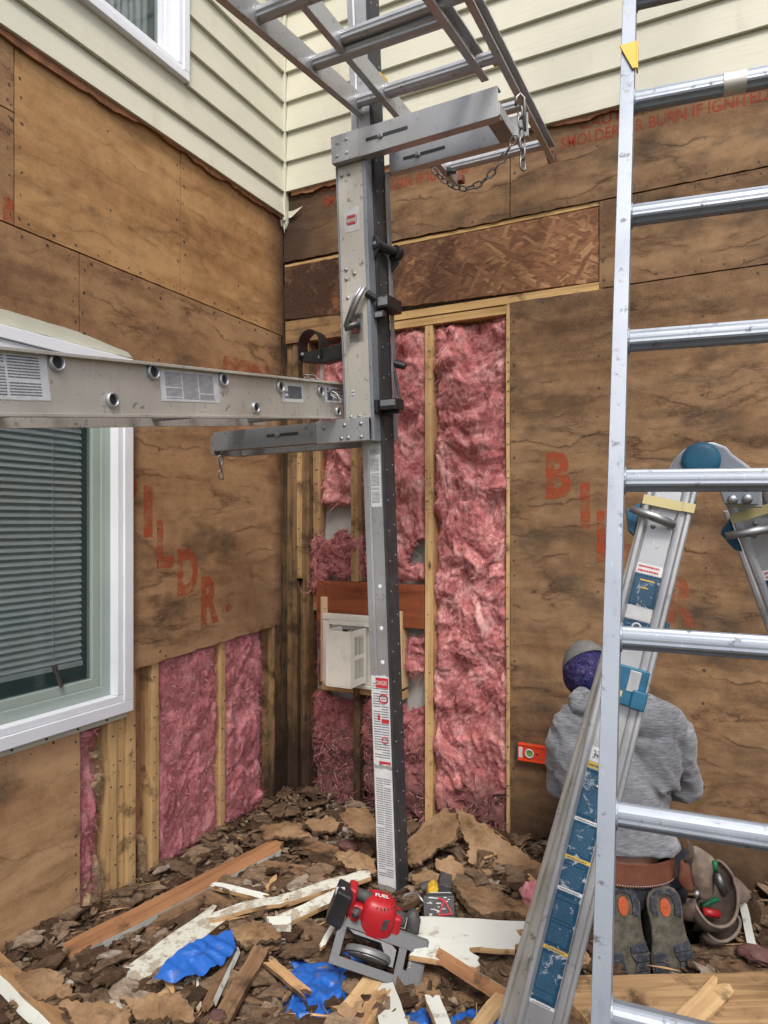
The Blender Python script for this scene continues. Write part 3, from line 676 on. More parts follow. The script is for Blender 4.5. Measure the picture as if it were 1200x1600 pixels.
# ================================================================ INSULATION
def insul(wl, a0, a1, b0, b1, mat, off=-.03, amp=.035, mask=None, seed=0, res=.0065, wisps=500, name='insulation', droop=0, lab=None, wispmat='ins_wisp'):
    na = max(4, int((a1 - a0) / res)); nb = max(4, int((b1 - b0) / res)); m = MB()
    idx = {}; keep = set()
    H = {}
    for i in range(na + 1):
        for j in range(nb + 1):
            a = a0 + (a1 - a0) * i / na; b = b0 + (b1 - b0) * j / nb
            p = Vector((a * 1.0, b * .75, seed))
            wv = noise.noise_vector(p * 4.0) * .10 + noise.noise_vector(p * 11) * .03
            q = p + wv
            t = noise.fractal(q * 6.0, .9, 2.1, 5)
            rdg = 1 - abs(noise.noise(q * 7.5 + Vector((9, 2, 1)))) * 2.2
            rg2 = 1 - abs(noise.noise(q * 19 + Vector((3, 7, 5)))) * 2.0
            e = min((a - a0), (a1 - a)) / .035; e = max(0, min(1, e)); e2 = max(0, min(1, min(b - b0, b1 - b) / .03))
            hf = noise.fractal(Vector((a * 1.0, b * .7, seed)) * 55 + wv * 60, .6, 2.2, 3); tuft = abs(noise.noise(q * 13 + Vector((5, 1, 2))))
            o = off + amp * (t * .7 + abs(noise.noise(q * 7.5 + Vector((9, 2, 1)))) * 1.5 + abs(noise.noise(q * 17 + Vector((3, 7, 5)))) * .7 + tuft * .3 + hf * .20 - .72) - .028 * (1 - e) ** 2 - .03 * (1 - e2) ** 2
            hole = noise.noise(p * 5.2 + Vector((31, 4, 7)))
            if hole > .47: o -= (hole - .47) * .28
            if mask:
                mk = mask(a, b) + .035 * noise.fractal(Vector((a, b, seed + 5)) * 14, .7, 2, 4)
                if mk < 0: continue
                o -= .045 * max(0, 1 - mk / .03) ** 2
            idx[(i, j)] = len(m.v); H[(i, j)] = (a, b, o)
            jx = .004 * wv.x * 8
            m.v.append(tuple(W(wl, a + (jx if 0 < i < na else 0), b + (.003 * wv.y * 8 if 0 < j < nb else 0), max(o, -.108))))
    for i in range(na):
        for j in range(nb):
            ks = [(i, j), (i + 1, j), (i + 1, j + 1), (i, j + 1)]
            if all(k in idx for k in ks): m.f.append([idx[k] for k in ks]); m.m.append(0)
    o = m.build(name, M[mat], WP[wl], smooth=True)
    if lab: o['label'] = lab
    # loose fibres
    keys = list(H.keys())
    if wisps and keys:
        f = MB()
        for _ in range(int(wisps * 3.2)):
            a, b, of = H[rnd.choice(keys)]
            big = rnd.random() < .05
            L = rnd.uniform(.05, .13) if big else rnd.uniform(.012, .045)
            n = 5; wd = rnd.uniform(.0003, .0008) if rnd.random() < .85 else rnd.uniform(.0009, .0020)
            d = Vector((rnd.gauss(0, 1), rnd.gauss(-.2, 1.2))).normalized(); pt = Vector((a, b)); lift = rnd.uniform(.001, .009) * (1.8 if big else 1)
            k0 = len(f.v)
            for q in range(n + 1):
                t = q / n
                d = (d + Vector((noise.noise(Vector((pt.x * 22, pt.y * 22, seed + _ * .01))), noise.noise(Vector((pt.x * 22, pt.y * 22, seed + 40 + _ * .01))))) * .9).normalized()
                pt = pt + d * (L / n); nn = Vector((-d.y, d.x)) * wd * (1 - .6 * t)
                oo = of + lift * math.sin(t * 3.0) + .0015
                f.v += [tuple(W(wl, pt.x - nn.x, pt.y - nn.y, oo)), tuple(W(wl, pt.x + nn.x, pt.y + nn.y, oo))]
            for q in range(n): f.f.append([k0 + 2 * q, k0 + 2 * q + 2, k0 + 2 * q + 3, k0 + 2 * q + 1]); f.m.append(0)
        fo = f.build('loose_fibres', M[wispmat], recalc=False); fo.parent = o; tag(fo, kind='stuff')
    return o
# right wall bays
insul('R', .862, 1.224, .05, 2.462, 'ins_right', -.016, .050, None, 1.0, .006, 2600, lab='full height strip of fluffy pink insulation right of the bare stud')
def mk_bay3(a, b):      # between stud and pole
    if b > 1.12: return .1 if not (1.28 < b < 1.36 and a > .62) else -.01
    if b > .99: return -.02 if b < 1.08 else .02
    if .62 < b < .99: return (a - .70) * (1) if b < .93 and b > .72 else -.02
    return .1
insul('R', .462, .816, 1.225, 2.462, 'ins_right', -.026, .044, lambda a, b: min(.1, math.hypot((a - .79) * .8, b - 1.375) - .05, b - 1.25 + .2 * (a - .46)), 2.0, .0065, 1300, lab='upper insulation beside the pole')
insul('R', .702, .816, .74, .98, 'ins_right', -.03, .04, lambda a, b: min(.97 - b, b - .76) * .5, 2.5, .006, 160)
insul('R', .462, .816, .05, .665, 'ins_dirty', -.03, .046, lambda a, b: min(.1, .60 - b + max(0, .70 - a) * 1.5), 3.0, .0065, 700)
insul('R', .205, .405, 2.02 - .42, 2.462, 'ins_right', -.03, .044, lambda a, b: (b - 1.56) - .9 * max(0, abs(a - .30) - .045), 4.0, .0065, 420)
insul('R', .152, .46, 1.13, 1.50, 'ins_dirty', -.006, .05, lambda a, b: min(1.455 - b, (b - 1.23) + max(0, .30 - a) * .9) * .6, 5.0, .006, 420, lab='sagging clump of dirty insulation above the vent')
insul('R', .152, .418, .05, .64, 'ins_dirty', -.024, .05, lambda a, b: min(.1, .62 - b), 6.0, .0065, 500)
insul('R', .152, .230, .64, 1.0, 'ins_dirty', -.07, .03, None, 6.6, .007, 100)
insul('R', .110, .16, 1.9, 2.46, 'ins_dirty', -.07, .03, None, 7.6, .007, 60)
# left wall bays
insul('L', -.880, -.497, .045, .98, 'ins_clean', -.020, .023, lambda a, b: (.9 - .0 - b + .06), 11.0, .006, 1500, lab='bright pink insulation between two studs under the fibreboard')
insul('L', -.454, -.150, .045, .98, 'ins_clean', -.020, .028, lambda a, b: min(.1, (-.15 - a) + .02 + .02 * math.sin(b * 9)), 12.0, .006, 1200)
insul('L', -1.011, -.965, .045, .96, 'ins_clean', -.06, .012, None, 13.0, .006, 100)
insul('L', -1.285, -1.185, .045, .74, 'ins_clean', -.016, .026, None, 14.0, .005, 250)
insul('L', -1.285, -1.152, .045, .64, 'ins_brown', -.026, .040, lambda a, b: .035 * math.sin(b * 11 + 1.0) + (a + 1.215) * .55 - (.03 if b > .55 else 0), 15.0, .005, 500, name='nest_litter', wispmat='ins_brown')
insul('L', -.965, -.926, .045, .25, 'ins_brown', -.02, .03, lambda a, b: .22 - b, 16.0, .005, 150, name='nest_litter', wispmat='ins_brown')
# brown edges of the rafted batts (kraft paper flange) beside two studs
for a0, a1, b1 in ((-.964, -.926, .965), (-1.184, -1.152, .74)):
    m = MB(); m.wrect('L', a0, a1, .04, b1, -.1, -.075); m.build('kraft_paper', M['torn'], WL)
stud('L', -.150, -.094, .04, .99, 'stud_dark', of=-.07, dep=.03)
# ================================================================ METALWORK
def hit(px, py, o, n):
    v = ray(px, py); s = (o - CAM).dot(n) / v.dot(n); return CAM + v * s
def sticker(parent, o, a, b, w, h, n, rows=10, cols=1, mats=('sticker', 'ink'), head=None, margin=.08, name='sticker', blocks=(), torn=0, words=None):
    "printed sticker: paper plus rows of fine print; o = lower left, a/b unit axes, n = outward normal"
    m = MB(); s = rnd.random() * 9
    poly = []
    K = 14
    for (x0, y0, x1, y1) in ((0, 0, 1, 0), (1, 0, 1, 1), (1, 1, 0, 1), (0, 1, 0, 0)):
        for i in range(K):
            t = i / K; x = x0 + (x1 - x0) * t; y = y0 + (y1 - y0) * t
            d = torn * (.4 + fb((x * 3, y * 3, s), 3)); poly.append(o + a * (w * (x + (-d if x > .99 else d if x < .01 else 0))) + b * (h * (y + (-d if y > .99 else d if y < .01 else 0))) + n * .0003)
    m.prism(poly, n, .0004)
    y = h * (1 - margin)
    cw = w * (1 - 2 * margin) / cols; dy = h * (1 - 2 * margin) / rows
    for c in range(cols):
        for r in range(rows):
            yy = h * (1 - margin) - dy * (r + .75); x = w * margin + cw * c; end = x + cw * .93
            if rnd.random() < .06: continue
            while x < end - .0008:
                L = min(rnd.uniform(.0015, .007), end - x)
                m.add([o + a * p + b * q + n * .0011 for p, q in ((x, yy), (x + L, yy), (x + L, yy + dy * .42), (x, yy + dy * .42))], [(0, 1, 2, 3)], 1); x += L + .0008
    ml = [M[mats[0]], M[mats[1]]]
    for bi, (x0, y0, x1, y1, mt) in enumerate(blocks):
        m.add([o + a * (p * w) + b * (q * h) + n * .0014 for p, q in ((x0, y0), (x1, y0), (x1, y1), (x0, y1))], [(0, 1, 2, 3)], len(ml)); ml.append(M[mt])
    for (t, x0, y0, ww, hh, mt) in (words or ()):
        put_text(m, t, o + a * (x0 * w) + b * (y0 * h) + n * .0017, a, b, ww * w, hh * h, len(ml)); ml.append(M[mt])
    return m.build(name, ml, parent, recalc=False)

def rail_prof(f, h, t=.0028, sgn=-1, lip=.005):
    return [(0, -h), (0, h), (sgn * f, h), (sgn * f, h - t - lip), (sgn * (f - t), h - t - lip), (sgn * (f - t), h - t), (sgn * t, h - t), (sgn * t, -h + t), (sgn * (f - t), -h + t), (sgn * (f - t), -h + t + lip), (sgn * f, -h + t + lip), (sgn * f, -h)]
def rung_mb(p0, p1, u, n, rad=.0185, m=None):
    "ribbed round rung with flattened top"
    m = m or MB(); r = (p1 - p0).normalized(); K = 32; pr = []
    for i in range(K):
        an = 2 * math.pi * i / K; q = rad * (1.02 if i % 4 < 2 else .93)
        x, y = math.cos(an) * q, math.sin(an) * q
        y = min(y, rad * .86); x = max(-rad * .93, min(rad * .93, x)); pr.append((x, y))
    m.sweep(pr, p0, p1, n, u)
    return m
def make_rails(parent, O, r, u, n, wid, t0, t1, f, h, mat, sgn=-1):
    for side in (0, 1):
        m = MB(); q = O + r * (wid * side); sg = sgn if side == 0 else -sgn
        pr = rail_prof(f, h, sgn=sg)
        m.sweep(pr, q + u * t0, q + u * t1, r, n)
        m.build('rail', mat, parent, bevel=.0012)
def rungs(parent, O, r, u, n, wid, ts, mat, rad=.0185, base=None):
    for t in ts:
        p0 = O + u * t; m = rung_mb(p0, p0 + r * wid, u, n, rad)
        for e, s_ in ((p0, 1), (p0 + r * wid, -1)): m.lathe(e, r * s_, [(rad * 1.02, 0), (rad * 1.22, .0), (rad * 1.22, .003), (rad * 1.0, .0035)], 20)
        m.build('rung', mat, parent)

# ---- front extension ladder (right foreground)
u = (RT * .034 + FW * .0767 + UP * .295).normalized(); r = (RT * .935 - FW * .355).normalized(); r = (r - u * r.dot(u)).normalized()
n = r.cross(u).normalized()                 # towards the camera
if n.dot(CAM - C(.4, 1.2, 0)) < 0: n = -n
O = C(.4066, 1.21, -.51)
SP = .307
foot = O + u * (-3.42 * SP)
LF = thing('extension_ladder', 'bright aluminium extension ladder standing nearest, at the right in front of the kneeling worker', 'ladder', (foot.x, foot.y, 0))
make_rails(LF, O, r, u, n, .41, -3.36 * SP, 12.5 * SP, .030, .036, M['alu_bright'])
rungs(LF, O, r, u, n, .41, [i * SP for i in range(-3, 13)], M['alu_bright'], .0225)
for s_ in (0, 1):
    m = MB(); q = O + r * (.41 * s_) + u * (-3.36 * SP); m.fbox(q, r, u, n, -.036 + .03 * s_, .004 + .03 * s_, -.05, .02, -.045, .045); m.build('rubber_foot', M['rubber'], LF, bevel=.004)
# yellow guide on the rail near the top
q = O + u * (5.35 * SP); m = MB()
m.prism([q + r * -.034 + n * .038 + u * .022, q + r * .003 + n * .038 + u * .026, q + r * .004 + n * .038 - u * .052, q - r * .004 + n * .038 - u * .052], n, .004)
m.prism([q + r * .0035 + n * .040 + u * .026, q + r * .0035 + n * .004 + u * .026, q + r * .0035 + n * .004 - u * .03, q + r * .0035 + n * .040 - u * .052], r, .004)
m.build('guide', M['yellow'], LF, bevel=.001)
# wrap of clear tape round the fifth rung
m = MB(); p0 = O + u * (5 * SP) + r * .185; m.lathe(p0, r, [(.0236, 0), (.0236, .045)], 24); m.build('tape', M['alu_white'], LF, smooth=True)

# ---- pole
B0 = C(.035, 2.70, -1.4626); T0 = C(-.082, 2.60, 1.962)
az = (T0 - B0).normalized(); ax = (Vector((1, 0, 0)) - az * az.x).normalized(); ay = az.cross(ax)
def J(x, y, z): return B0 + ax * x + ay * y + az * z
PO = thing('scaffold_pole', 'square aluminium pole with a black rubber side standing in the debris', 'scaffold pole', B0)
m = MB(); hw = .043
prof = [(-hw, -hw), (-.018, -hw), (-.016, -hw + .004), (-.012, -hw + .004), (-.010, -hw), (hw, -hw), (hw, hw), (-hw, hw)]
m.sweep(prof, J(0, 0, -.12), J(0, 0, 5.0), ax, ay); m.build('pole_tube', M['alu'], PO, bevel=.003)
m = MB(); m.fbox(B0, ax, ay, az, hw + .0005, hw + .007, -.041, .041, -.1, 5.0); m.fbox(B0, ax, ay, az, hw - .004, hw + .006, -.0475, -.0435, -.1, 5.0); z = .05
while z < 4.8:
    for y_ in (-.026, .022): m.lathe(J(hw + .007, y_, z + (.02 if y_ > 0 else 0)), ax, [(.0035, -.001), (.003, .0012), (0, .0014)], 8, 1)
    z += .115
m.build('rubber_facing', [M['rubber'], M['alu']], PO)
# stickers up the front face
nn = -ay
sticker(PO, J(-.040, -hw, .06), ax, az, .078, .46, nn, 44, 2, torn=.012, name='sticker')
sticker(PO, J(-.040, -hw, .53), ax, az, .080, .35, nn, 30, 2, torn=.02, name='sticker', blocks=((.25, .86, .92, .97, 'ink_red'), (.3, .5, .42, .56, 'ink_red'), (.5, .47, .9, .52, 'ink_red'), (.3, .02, .9, .05, 'ink_red')), words=(('DANGER', .30, .89, .55, .05, 'sticker'),))
m = MB(); m.ring(J(.012, -hw - .0022, .79), ay, .017, .0028, 20, 6, ref=az); m.ring(J(.012, -hw - .0022, .63), ay, .012, .002, 16, 6, ref=az); each(m, 'printed_symbol', M['ink_red'], PO)
sticker(PO, J(-.012, -hw, 1.52), ax, az, .044, .20, nn, 34, 1, torn=.02, name='sticker')
sticker(PO, J(-.012, -hw, 1.74), ax, az, .044, .24, nn, 34, 1, torn=.02, name='sticker')
for z_ in (.93 - .0, 1.06, 1.22):           # ground-off bright spots
    m = MB(); m.lathe(J(.012, -hw - .0004, z_), -ay, [(.008, 0), (.0065, .0006), (0, .0008)], 16); m.build('bright_spot', M['vinyl'], PO)

# ---- climbing jack on the pole
JK = thing('pump_jack', 'aluminium scaffold jack clamped on the upright pole carrying both bracket arms', 'jack', J(0, -.06, 1.76))
def jb(x0, x1, y0, y1, z0, z1, name, mat, bevel=.002): m = MB(); m.fbox(B0, ax, ay, az, x0, x1, y0, y1, z0, z1); return m.build(name, mat, JK, bevel=bevel)
m = MB(); m.fbox(B0, ax, ay, az, -.078, .028, -.098, -.052, 1.845, 2.785); m.fbox(B0, ax, ay, az, -.060, .028, -.1002, -.0983, 1.846, 2.36); m.build('frame', M['alu_white'], JK, bevel=.002)
m = MB(); m.fbox(B0, ax, ay, az, .0285, .042, -.103, -.050, 1.765, 2.785); m.fbox(B0, ax, ay, az, -.083, -.0785, -.103, -.050, 1.845, 2.785); m.build('frame_edge', M['alu_bright'], JK, bevel=.0015)
jb(.057, .062, .030, .058, 1.78, 2.79, 'rear_plate', M['alu_bright'], .001)
m = MB()
for x_, z_ in ((-.055, 2.405), (-.055, 2.37), (-.052, 2.30), (-.02, 2.385), (-.06, 2.75), (-.03, 2.75), (-.055, 1.86), (-.02, 1.86)):
    m.lathe(J(x_, -.0995, z_), -ay, [(.0075, 0), (.0065, .003), (.003, .0045), (0, .0048)], 12)
each(m, 'rivet', M['galv'], JK, smooth=True)
sticker(JK, J(-.055, -.0985, 2.54), ax, az, .062, .085, nn, 2, 1, mats=('sticker', 'ink_red'), margin=.2, words=(('ALUMA-POLE', .12, .50, .76, .18, 'ink_red'), ('PROTECT', .12, .28, .76, .18, 'ink_red')))
sticker(JK, J(-.052, -.0995, 2.13), ax, az, .062, .11, nn, 6, 1, mats=('sticker', 'ink_red'), margin=.2, torn=.05)
sticker(JK, J(-.050, -.1005, 1.93), ax, az, .014, .03, nn, 2, 1, torn=.05)
# arms: channel bars with slots
def arm(x0, x1, y0, y1, z0, z1, side, slots=(), tip=0, mat='alu'):
    m = MB(); t = .003; yf, yb = (y0, y1)
    dz = tip
    def V(x, y, z): return J(x, y, z)
    # web
    m.fbox(B0, ax, ay, az, x0, x1, yf, yf + t, z0, z1); m.fbox(B0, ax, ay, az, x0, x1, yf + t + .0002, yb, z0, z0 + t); m.fbox(B0, ax, ay, az, x0, x1, yf + t + .0002, yb, z1 - t, z1)
    o = m.build('bracket_arm', M[mat], JK, bevel=.0012)
    for (s0, s1, sz) in slots:
        m = MB(); m.fbox(B0, ax, ay, az, s0, s1, yf - .0012, yf - .0002, sz - .006, sz + .006); m.build('slot', M['dark'], JK)
        m = MB(); xx = s0 + (s1 - s0) * .35; m.lathe(J(xx, yf - .001, sz), -ay, [(.012, 0), (.012, .003), (.0075, .004), (.0075, .009), (0, .009)], 6); m.build('bolt', M['galv'], JK)
    return o
arm(-.083, .55, -.125, -.085, 2.787, 2.885, 1, ((.06, .225, 2.838),))
arm(.06, .60, .062, .098, 2.795, 2.875, 1, ((.12, .29, 2.835),))
m = MB(); m.fbox(B0, ax, ay, az, -.083, .03, -.1285, -.1255, 2.787, 2.885)
for x_, z_ in ((-.06, 2.855), (-.06, 2.81), (-.02, 2.86), (-.02, 2.812)): m.lathe(J(x_, -.1285, z_), -ay, [(.007, 0), (.006, .003), (0, .004)], 12)
m.build('rivet_plate', M['alu'], JK, bevel=.001)
jb(.5505, .556, -.125, .14, 2.79, 2.83, 'cross_piece', M['alu'], .001)
jb(.50, .5495, -.084, .061, 2.79, 2.795, 'cross_piece', M['alu_dull'], .001)
arm(-.70, -.20, -.120, -.070, 1.772, 1.850, 1, ((-.43, -.28, 1.815),), mat='alu_dull')
arm(-.2, .028, -.118, -.070, 1.768, 1.853, 1, mat='alu')
jb(-.69, .03, .05, .09, 1.76, 1.82, 'bracket_arm', M['alu_dull'], .001)
jb(-.715, -.7005, -.12, .09, 1.757, 1.835, 'cross_piece', M['alu_dull'], .001)
m = MB()
for x_, z_ in ((-.165, 1.825), (-.09, 1.782), (-.06, 1.782), (-.005, 1.782), (-.075, 1.83), (-.005, 1.83)): m.lathe(J(x_, -.1183, z_), -ay, [(.0075, 0), (.0065, .003), (0, .0045)], 12)
each(m, 'rivet', M['galv'], JK, smooth=True)
# black grips, rollers and pedal
m = MB(); z_ = 2.47
m.prism([J(.030, -.055, z_ - .06), J(.030, -.055, z_ + .05), J(.05, -.055, z_ + .055), J(.078, -.055, z_ + .02), J(.05, -.055, z_ - .02)], -ay, .006)
m.lathe(J(.050, -.06, z_ + .022), -ay, [(.017, -.002), (.017, .006), (0, .006)], 20)
m.tube([J(.052, -.06, z_ + .02), J(.085, .03, z_ + .012)], .017, 14); m.tube([J(.085, .03, z_ + .012), J(.09, .055, z_ + .01)], .028, 18)
m.prism([J(.066, .035, z_ - .06), J(.066, .035, z_ + .02), J(.10, .035, z_ + .03), J(.10, .035, z_ - .03)], ay, .006)
m.build('upper_roller', M['black'], JK, bevel=.0015)
m = MB(); m.lathe(J(.050, -.067, z_ + .022), -ay, [(.008, 0), (.006, .003), (0, .0035)], 10); m.build('bolt', M['alu_bright'], JK)
m = MB(); z_ = 2.27
m.fbox(B0, ax, ay, az, .052, .10, -.075, .05, z_ - .02, z_ + .03); m.fbox(B0, ax, ay, az, .045, .085, -.08, -.05, z_ - .055, z_ - .028)
m.tube([J(.03, -.11, z_ + .035), J(.06, -.085, z_ + .01)], .014, 12)
m.build('clamp', M['black'], JK, bevel=.006)
m = MB(); m.fbox(B0, ax, ay, az, .06, .10, -.077, -.076, z_ - .01, z_ + .02); m.fbox(B0, ax, ay, az, .05, .08, -.082, -.081, z_ - .052, z_ - .034); each(m, 'worn_edge', M['alu_dull'], JK)
m = MB(); m.tube([J(.035, -.125, z_ + .05), J(.01, -.135, z_ + .01), J(-.035, -.14, z_ - .085)], [.009, .010, .010], 10)
m.tube([J(.02, -.122, z_ + .055), J(-.01, -.13, z_ + .015), J(-.05, -.135, z_ - .08)], .005, 8)
m.build('crank', M['galv'], JK, smooth=True)
m = MB(); m.tube([J(-.045, -.145, z_ - .092), J(.005, -.12, z_ - .075)], .013, 10); m.tube([J(.0, -.122, z_ - .095), J(.0, -.122, z_ - .06)], .008, 8); m.build('crank_grip', M['steel_dark'], JK, smooth=True)
z_ = 1.895
m = MB(); m.fbox(B0, ax, ay, az, .043, .056, -.10, .05, z_ - .028, z_ + .02); m.fbox(B0, ax, ay, az, .056, .125, -.085, -.015, z_ - .018, z_ + .022)
m.fbox(B0, ax, ay, az, .045, .115, -.05, -.03, z_ - .03, z_ - .018)
m.tube([J(.115, -.03, z_ + .02), J(.075, .02, z_ + .14)], .006, 8)
m.build('pedal', M['black'], JK, bevel=.004)
m = MB(); m.fbox(B0, ax, ay, az, .062, .122, -.0875, -.0855, z_ - .004, z_ + .017); each(m, 'worn_edge', M['alu_dull'], JK)
m = MB(); m.tube([J(.06, .05, 2.07), J(.10, .06, 2.055)], .014, 12); m.build('axle', M['black'], JK)
# black brace with a hoop, reaching to the left
m = MB(); z_ = 2.135
m.prism([J(-.32, .035, z_ - .025), J(-.32, .035, z_ + .012), J(-.20, .035, z_ + .02), J(-.05, .035, z_ + .035), J(-.05, .035, z_ - .025), J(-.22, .035, z_ - .04)], -ay, .05)
m.build('black_brace', M['black'], JK, bevel=.004)
m = MB(); cxh = -.275; k0 = len(m.v); nseg = 22
for i in range(nseg + 1):
    an = math.pi * 1.02 * i / nseg - .03; px_, pz_ = cxh + .052 * math.cos(an), z_ + .035 + .062 * math.sin(an)
    px2, pz2 = cxh + .047 * math.cos(an), z_ + .035 + .057 * math.sin(an)
    for (a_, b_, y_) in ((px_, pz_, -.03), (px_, pz_, .035), (px2, pz2, .035), (px2, pz2, -.03)): m.v.append(tuple(J(a_, y_ + .0, b_)))
for i in range(nseg):
    for j in range(4): m.f.append([k0 + i * 4 + j, k0 + i * 4 + (j + 1) % 4, k0 + i * 4 + 4 + (j + 1) % 4, k0 + i * 4 + 4 + j]); m.m.append(0)
m.fbox(B0, ax, ay, az, cxh - .053, cxh - .046, -.031, .036, z_ - .02, z_ + .036); m.fbox(B0, ax, ay, az, cxh + .046, cxh + .053, -.031, .036, z_ - .02, z_ + .036)
m.build('hoop', M['black'], JK)
m = MB()
for x_, zz in ((-.315, z_ + .005), (-.235, z_ - .015)): m.lathe(J(x_, -.0165, zz), -ay, [(.008, 0), (.006, .004), (0, .005)], 10)
each(m, 'bolt', M['alu'], JK)

def chain(parent, pts, L=.034, wr=.0028, wd=.0085, name='chain', mat='chain'):
    # resample path at link pitch
    pts = [Vector(p) for p in pts]; dense = []
    for i in range(len(pts) - 1):
        for k_ in range(20): dense.append(pts[i].lerp(pts[i + 1], k_ / 20))
    dense.append(pts[-1]); out = [dense[0]]; acc = 0
    for i in range(1, len(dense)):
        acc += (dense[i] - dense[i - 1]).length
        if acc >= L * .74: out.append(dense[i]); acc = 0
    m = MB()
    for i in range(len(out) - 1):
        c = (out[i] + out[i + 1]) / 2; t = (out[i + 1] - out[i]).normalized(); s_ = Vector((.3, .5, .8)).cross(t).normalized(); q = t.cross(s_)
        if i % 2: s_ = q
        ring_ = []
        hl = L / 2 - wr
        for j in range(17):
            an = 2 * math.pi * j / 16; x = math.cos(an); y = math.sin(an)
            ring_.append(c + t * (x * wd + (hl - wd) * (1 if x > 0 else -1)) + s_ * (y * wd))
        m.tube(ring_, wr, 6, cap=False)
    return m.build(name, M[mat], parent, smooth=True)
def sag(a, b, d, n=14):
    return [a.lerp(b, i / n) - UP * (4 * d * (i / n) * (1 - i / n)) for i in range(n + 1)]
ca, cb = P(806, 212, 2.36), P(676, 262, 2.56)
chain(JK, sag(ca, cb, .125), .04, .0032, .010)
chain(JK, [P(812, 168, 2.34), P(816, 214, 2.34), P(817, 268, 2.34)], .046, .0034, .011)
m = MB(); m.tube([P(806, 165, 2.33), P(807, 152, 2.33), P(813, 147, 2.33), P(819, 153, 2.33), P(820, 205, 2.33)], .0055, 8); m.build('hook', M['chain'], JK, smooth=True)
chain(JK, [P(345, 700, 2.86), P(345, 748, 2.86)], .04, .0035, .009)
chain(JK, [P(473, 588, 2.60), P(490, 588, 2.58), P(508, 605, 2.57), P(528, 622, 2.56), P(540, 634, 2.555)], .036, .003, .009)
m = MB(); m.lathe(P(703, 268, 2.50), RT, [(.0, -.012), (.016, -.012), (.016, .0), (.009, .004), (.009, .022), (0, .022)], 10); m.build('bolt', M['steel_dark'], JK)

# ---- lower ladder plank
u = (RT * .4537 + FW + UP * .1454).normalized(); r = Vector((-1, 0, 0)); r = (r - u * r.dot(u)).normalized(); n = u.cross(r); n = n if n.z > 0 else -n
O = C(-.15, 2.70, .469)
LP = thing('ladder_plank', 'wide ladder laid flat as a walkway across the window and on the lower bracket arm', 'ladder', O - u * 1.2)
H2 = .0685
make_rails(LP, O, r, u, n, .40, -3.3, .04, .018, H2, M['alu_white'])
wn = -r; OW = O; O = O + wn * .0031
m = MB(); m2 = MB()
for px_, py_ in ((87, 566), (238, 581), (348, 593), (437, 604), (500, 611), (174, 625), (398, 637), (527, 643)):
    q = hit(px_, py_, O, wn)
    rr = .0165 if py_ < 620 else .0145
    m.lathe(q + wn * .0005, wn, [(rr * 1.25, 0), (rr * 1.25, .004), (rr * 1.1, .009), (rr * .95, .009), (rr * .88, .003), (rr * .8, -.02)], 24)
    m2.lathe(q + wn * .001, wn, [(rr * .9, .0005), (0, .0005)], 24)
    t = (q - O).dot(u); zz = (q - O).dot(n)
    p0 = OW + u * t + n * zz; rung_mb(p0, p0 + r * .40, n, u, .0165).build('rung', M['alu_dull'], LP, bevel=.0006, seg=1)
for t in [-(1.65 + .305 * i) for i in range(6)]:
    p0 = O + u * t; rung_mb(p0, p0 + r * .40, n, u, .0165).build('rung', M['alu_dull'], LP, bevel=.0006, seg=1)
each(m, 'rung_collar', M['alu'], LP, smooth=True); each(m2, 'rung_bore', M['dark'], LP)
wb_ = n
def plank_sticker(pxl, pxr, pym, hgt, rows, cols, **kw):
    q0 = hit(pxl, pym, O, wn); q1 = hit(pxr, pym, O, wn); w_ = (q1 - q0).dot(u)
    c = q0 - n * (hgt / 2); sticker(LP, c, u, n, w_, hgt, wn, rows, cols, **kw)
plank_sticker(-60, 75, 581, .098, 14, 2, torn=.01)
plank_sticker(250, 341, 601, .082, 22, 3)
plank_sticker(440, 473, 612, .066, 3, 1, margin=.12, blocks=((.28, .2, .93, .82, 'ink'),))
plank_sticker(508, 538, 616, .058, 4, 1, blocks=((.1, .15, .35, .6, 'ink'),))
# ---- upper ladder: two sections above the upper arm
u = (RT * .4917 + FW + UP * .151).normalized(); r = Vector((1, 0, 0)); r = (r - u * r.dot(u)).normalized(); n = u.cross(r); n = n if n.z > 0 else -n
O = C(-.080, 2.56, 1.545)
LU = thing('overhead_ladder', 'two section aluminium ladder lying overhead on the upper bracket arm', 'ladder', O - u * 1.0)
make_rails(LU, O, r, u, n, .452, -3.4, .02, .026, .036, M['alu'], sgn=-1)
rungs(LU, O, r, u, n, .452, [-.03 - .305 * i for i in range(11)], M['alu'], .022)
u2 = (RT * .5074 + FW + UP * .012).normalized(); r2 = Vector((1, 0, 0)); r2 = (r2 - u2 * r2.dot(u2)).normalized(); n2 = u2.cross(r2); n2 = n2 if n2.z > 0 else -n2
O2 = C(.704, 2.893, 1.535) - r2 * .42
make_rails(LU, O2, r2, u2, n2, .41, -3.2, .0, .024, .034, M['alu'], sgn=-1)
rungs(LU, O2, r2, u2, n2, .41, [-.10 - .305 * i for i in range(10)], M['alu'], .020)
for q in (O2 + r2 * .41, O2):
    m = MB(); m.fbox(q, r2, u2, n2, -.012, .022, -.01, .03, -.02, .012); m.lathe(q + u2 * .03 - n2 * .004, r2, [(0, -.01), (.014, -.01), (.014, .02), (0, .02)], 12); m.build('end_stop', M['rust'], LU, bevel=.002)
for q in (P(596, 134, 2.50), P(771, 78, 2.30)):
    m = MB(); m.fbox(q, r, u, n, -.010, .012, -.03, .035, -.038, .034); o = m.build('guide', M['yellow'], LU, bevel=.004)
    m = MB(); m.lathe(q - r * .0 - u * .031, -u, [(.005, 0), (.004, .002), (0, .002)], 10); m.build('bolt', M['galv'], LU)

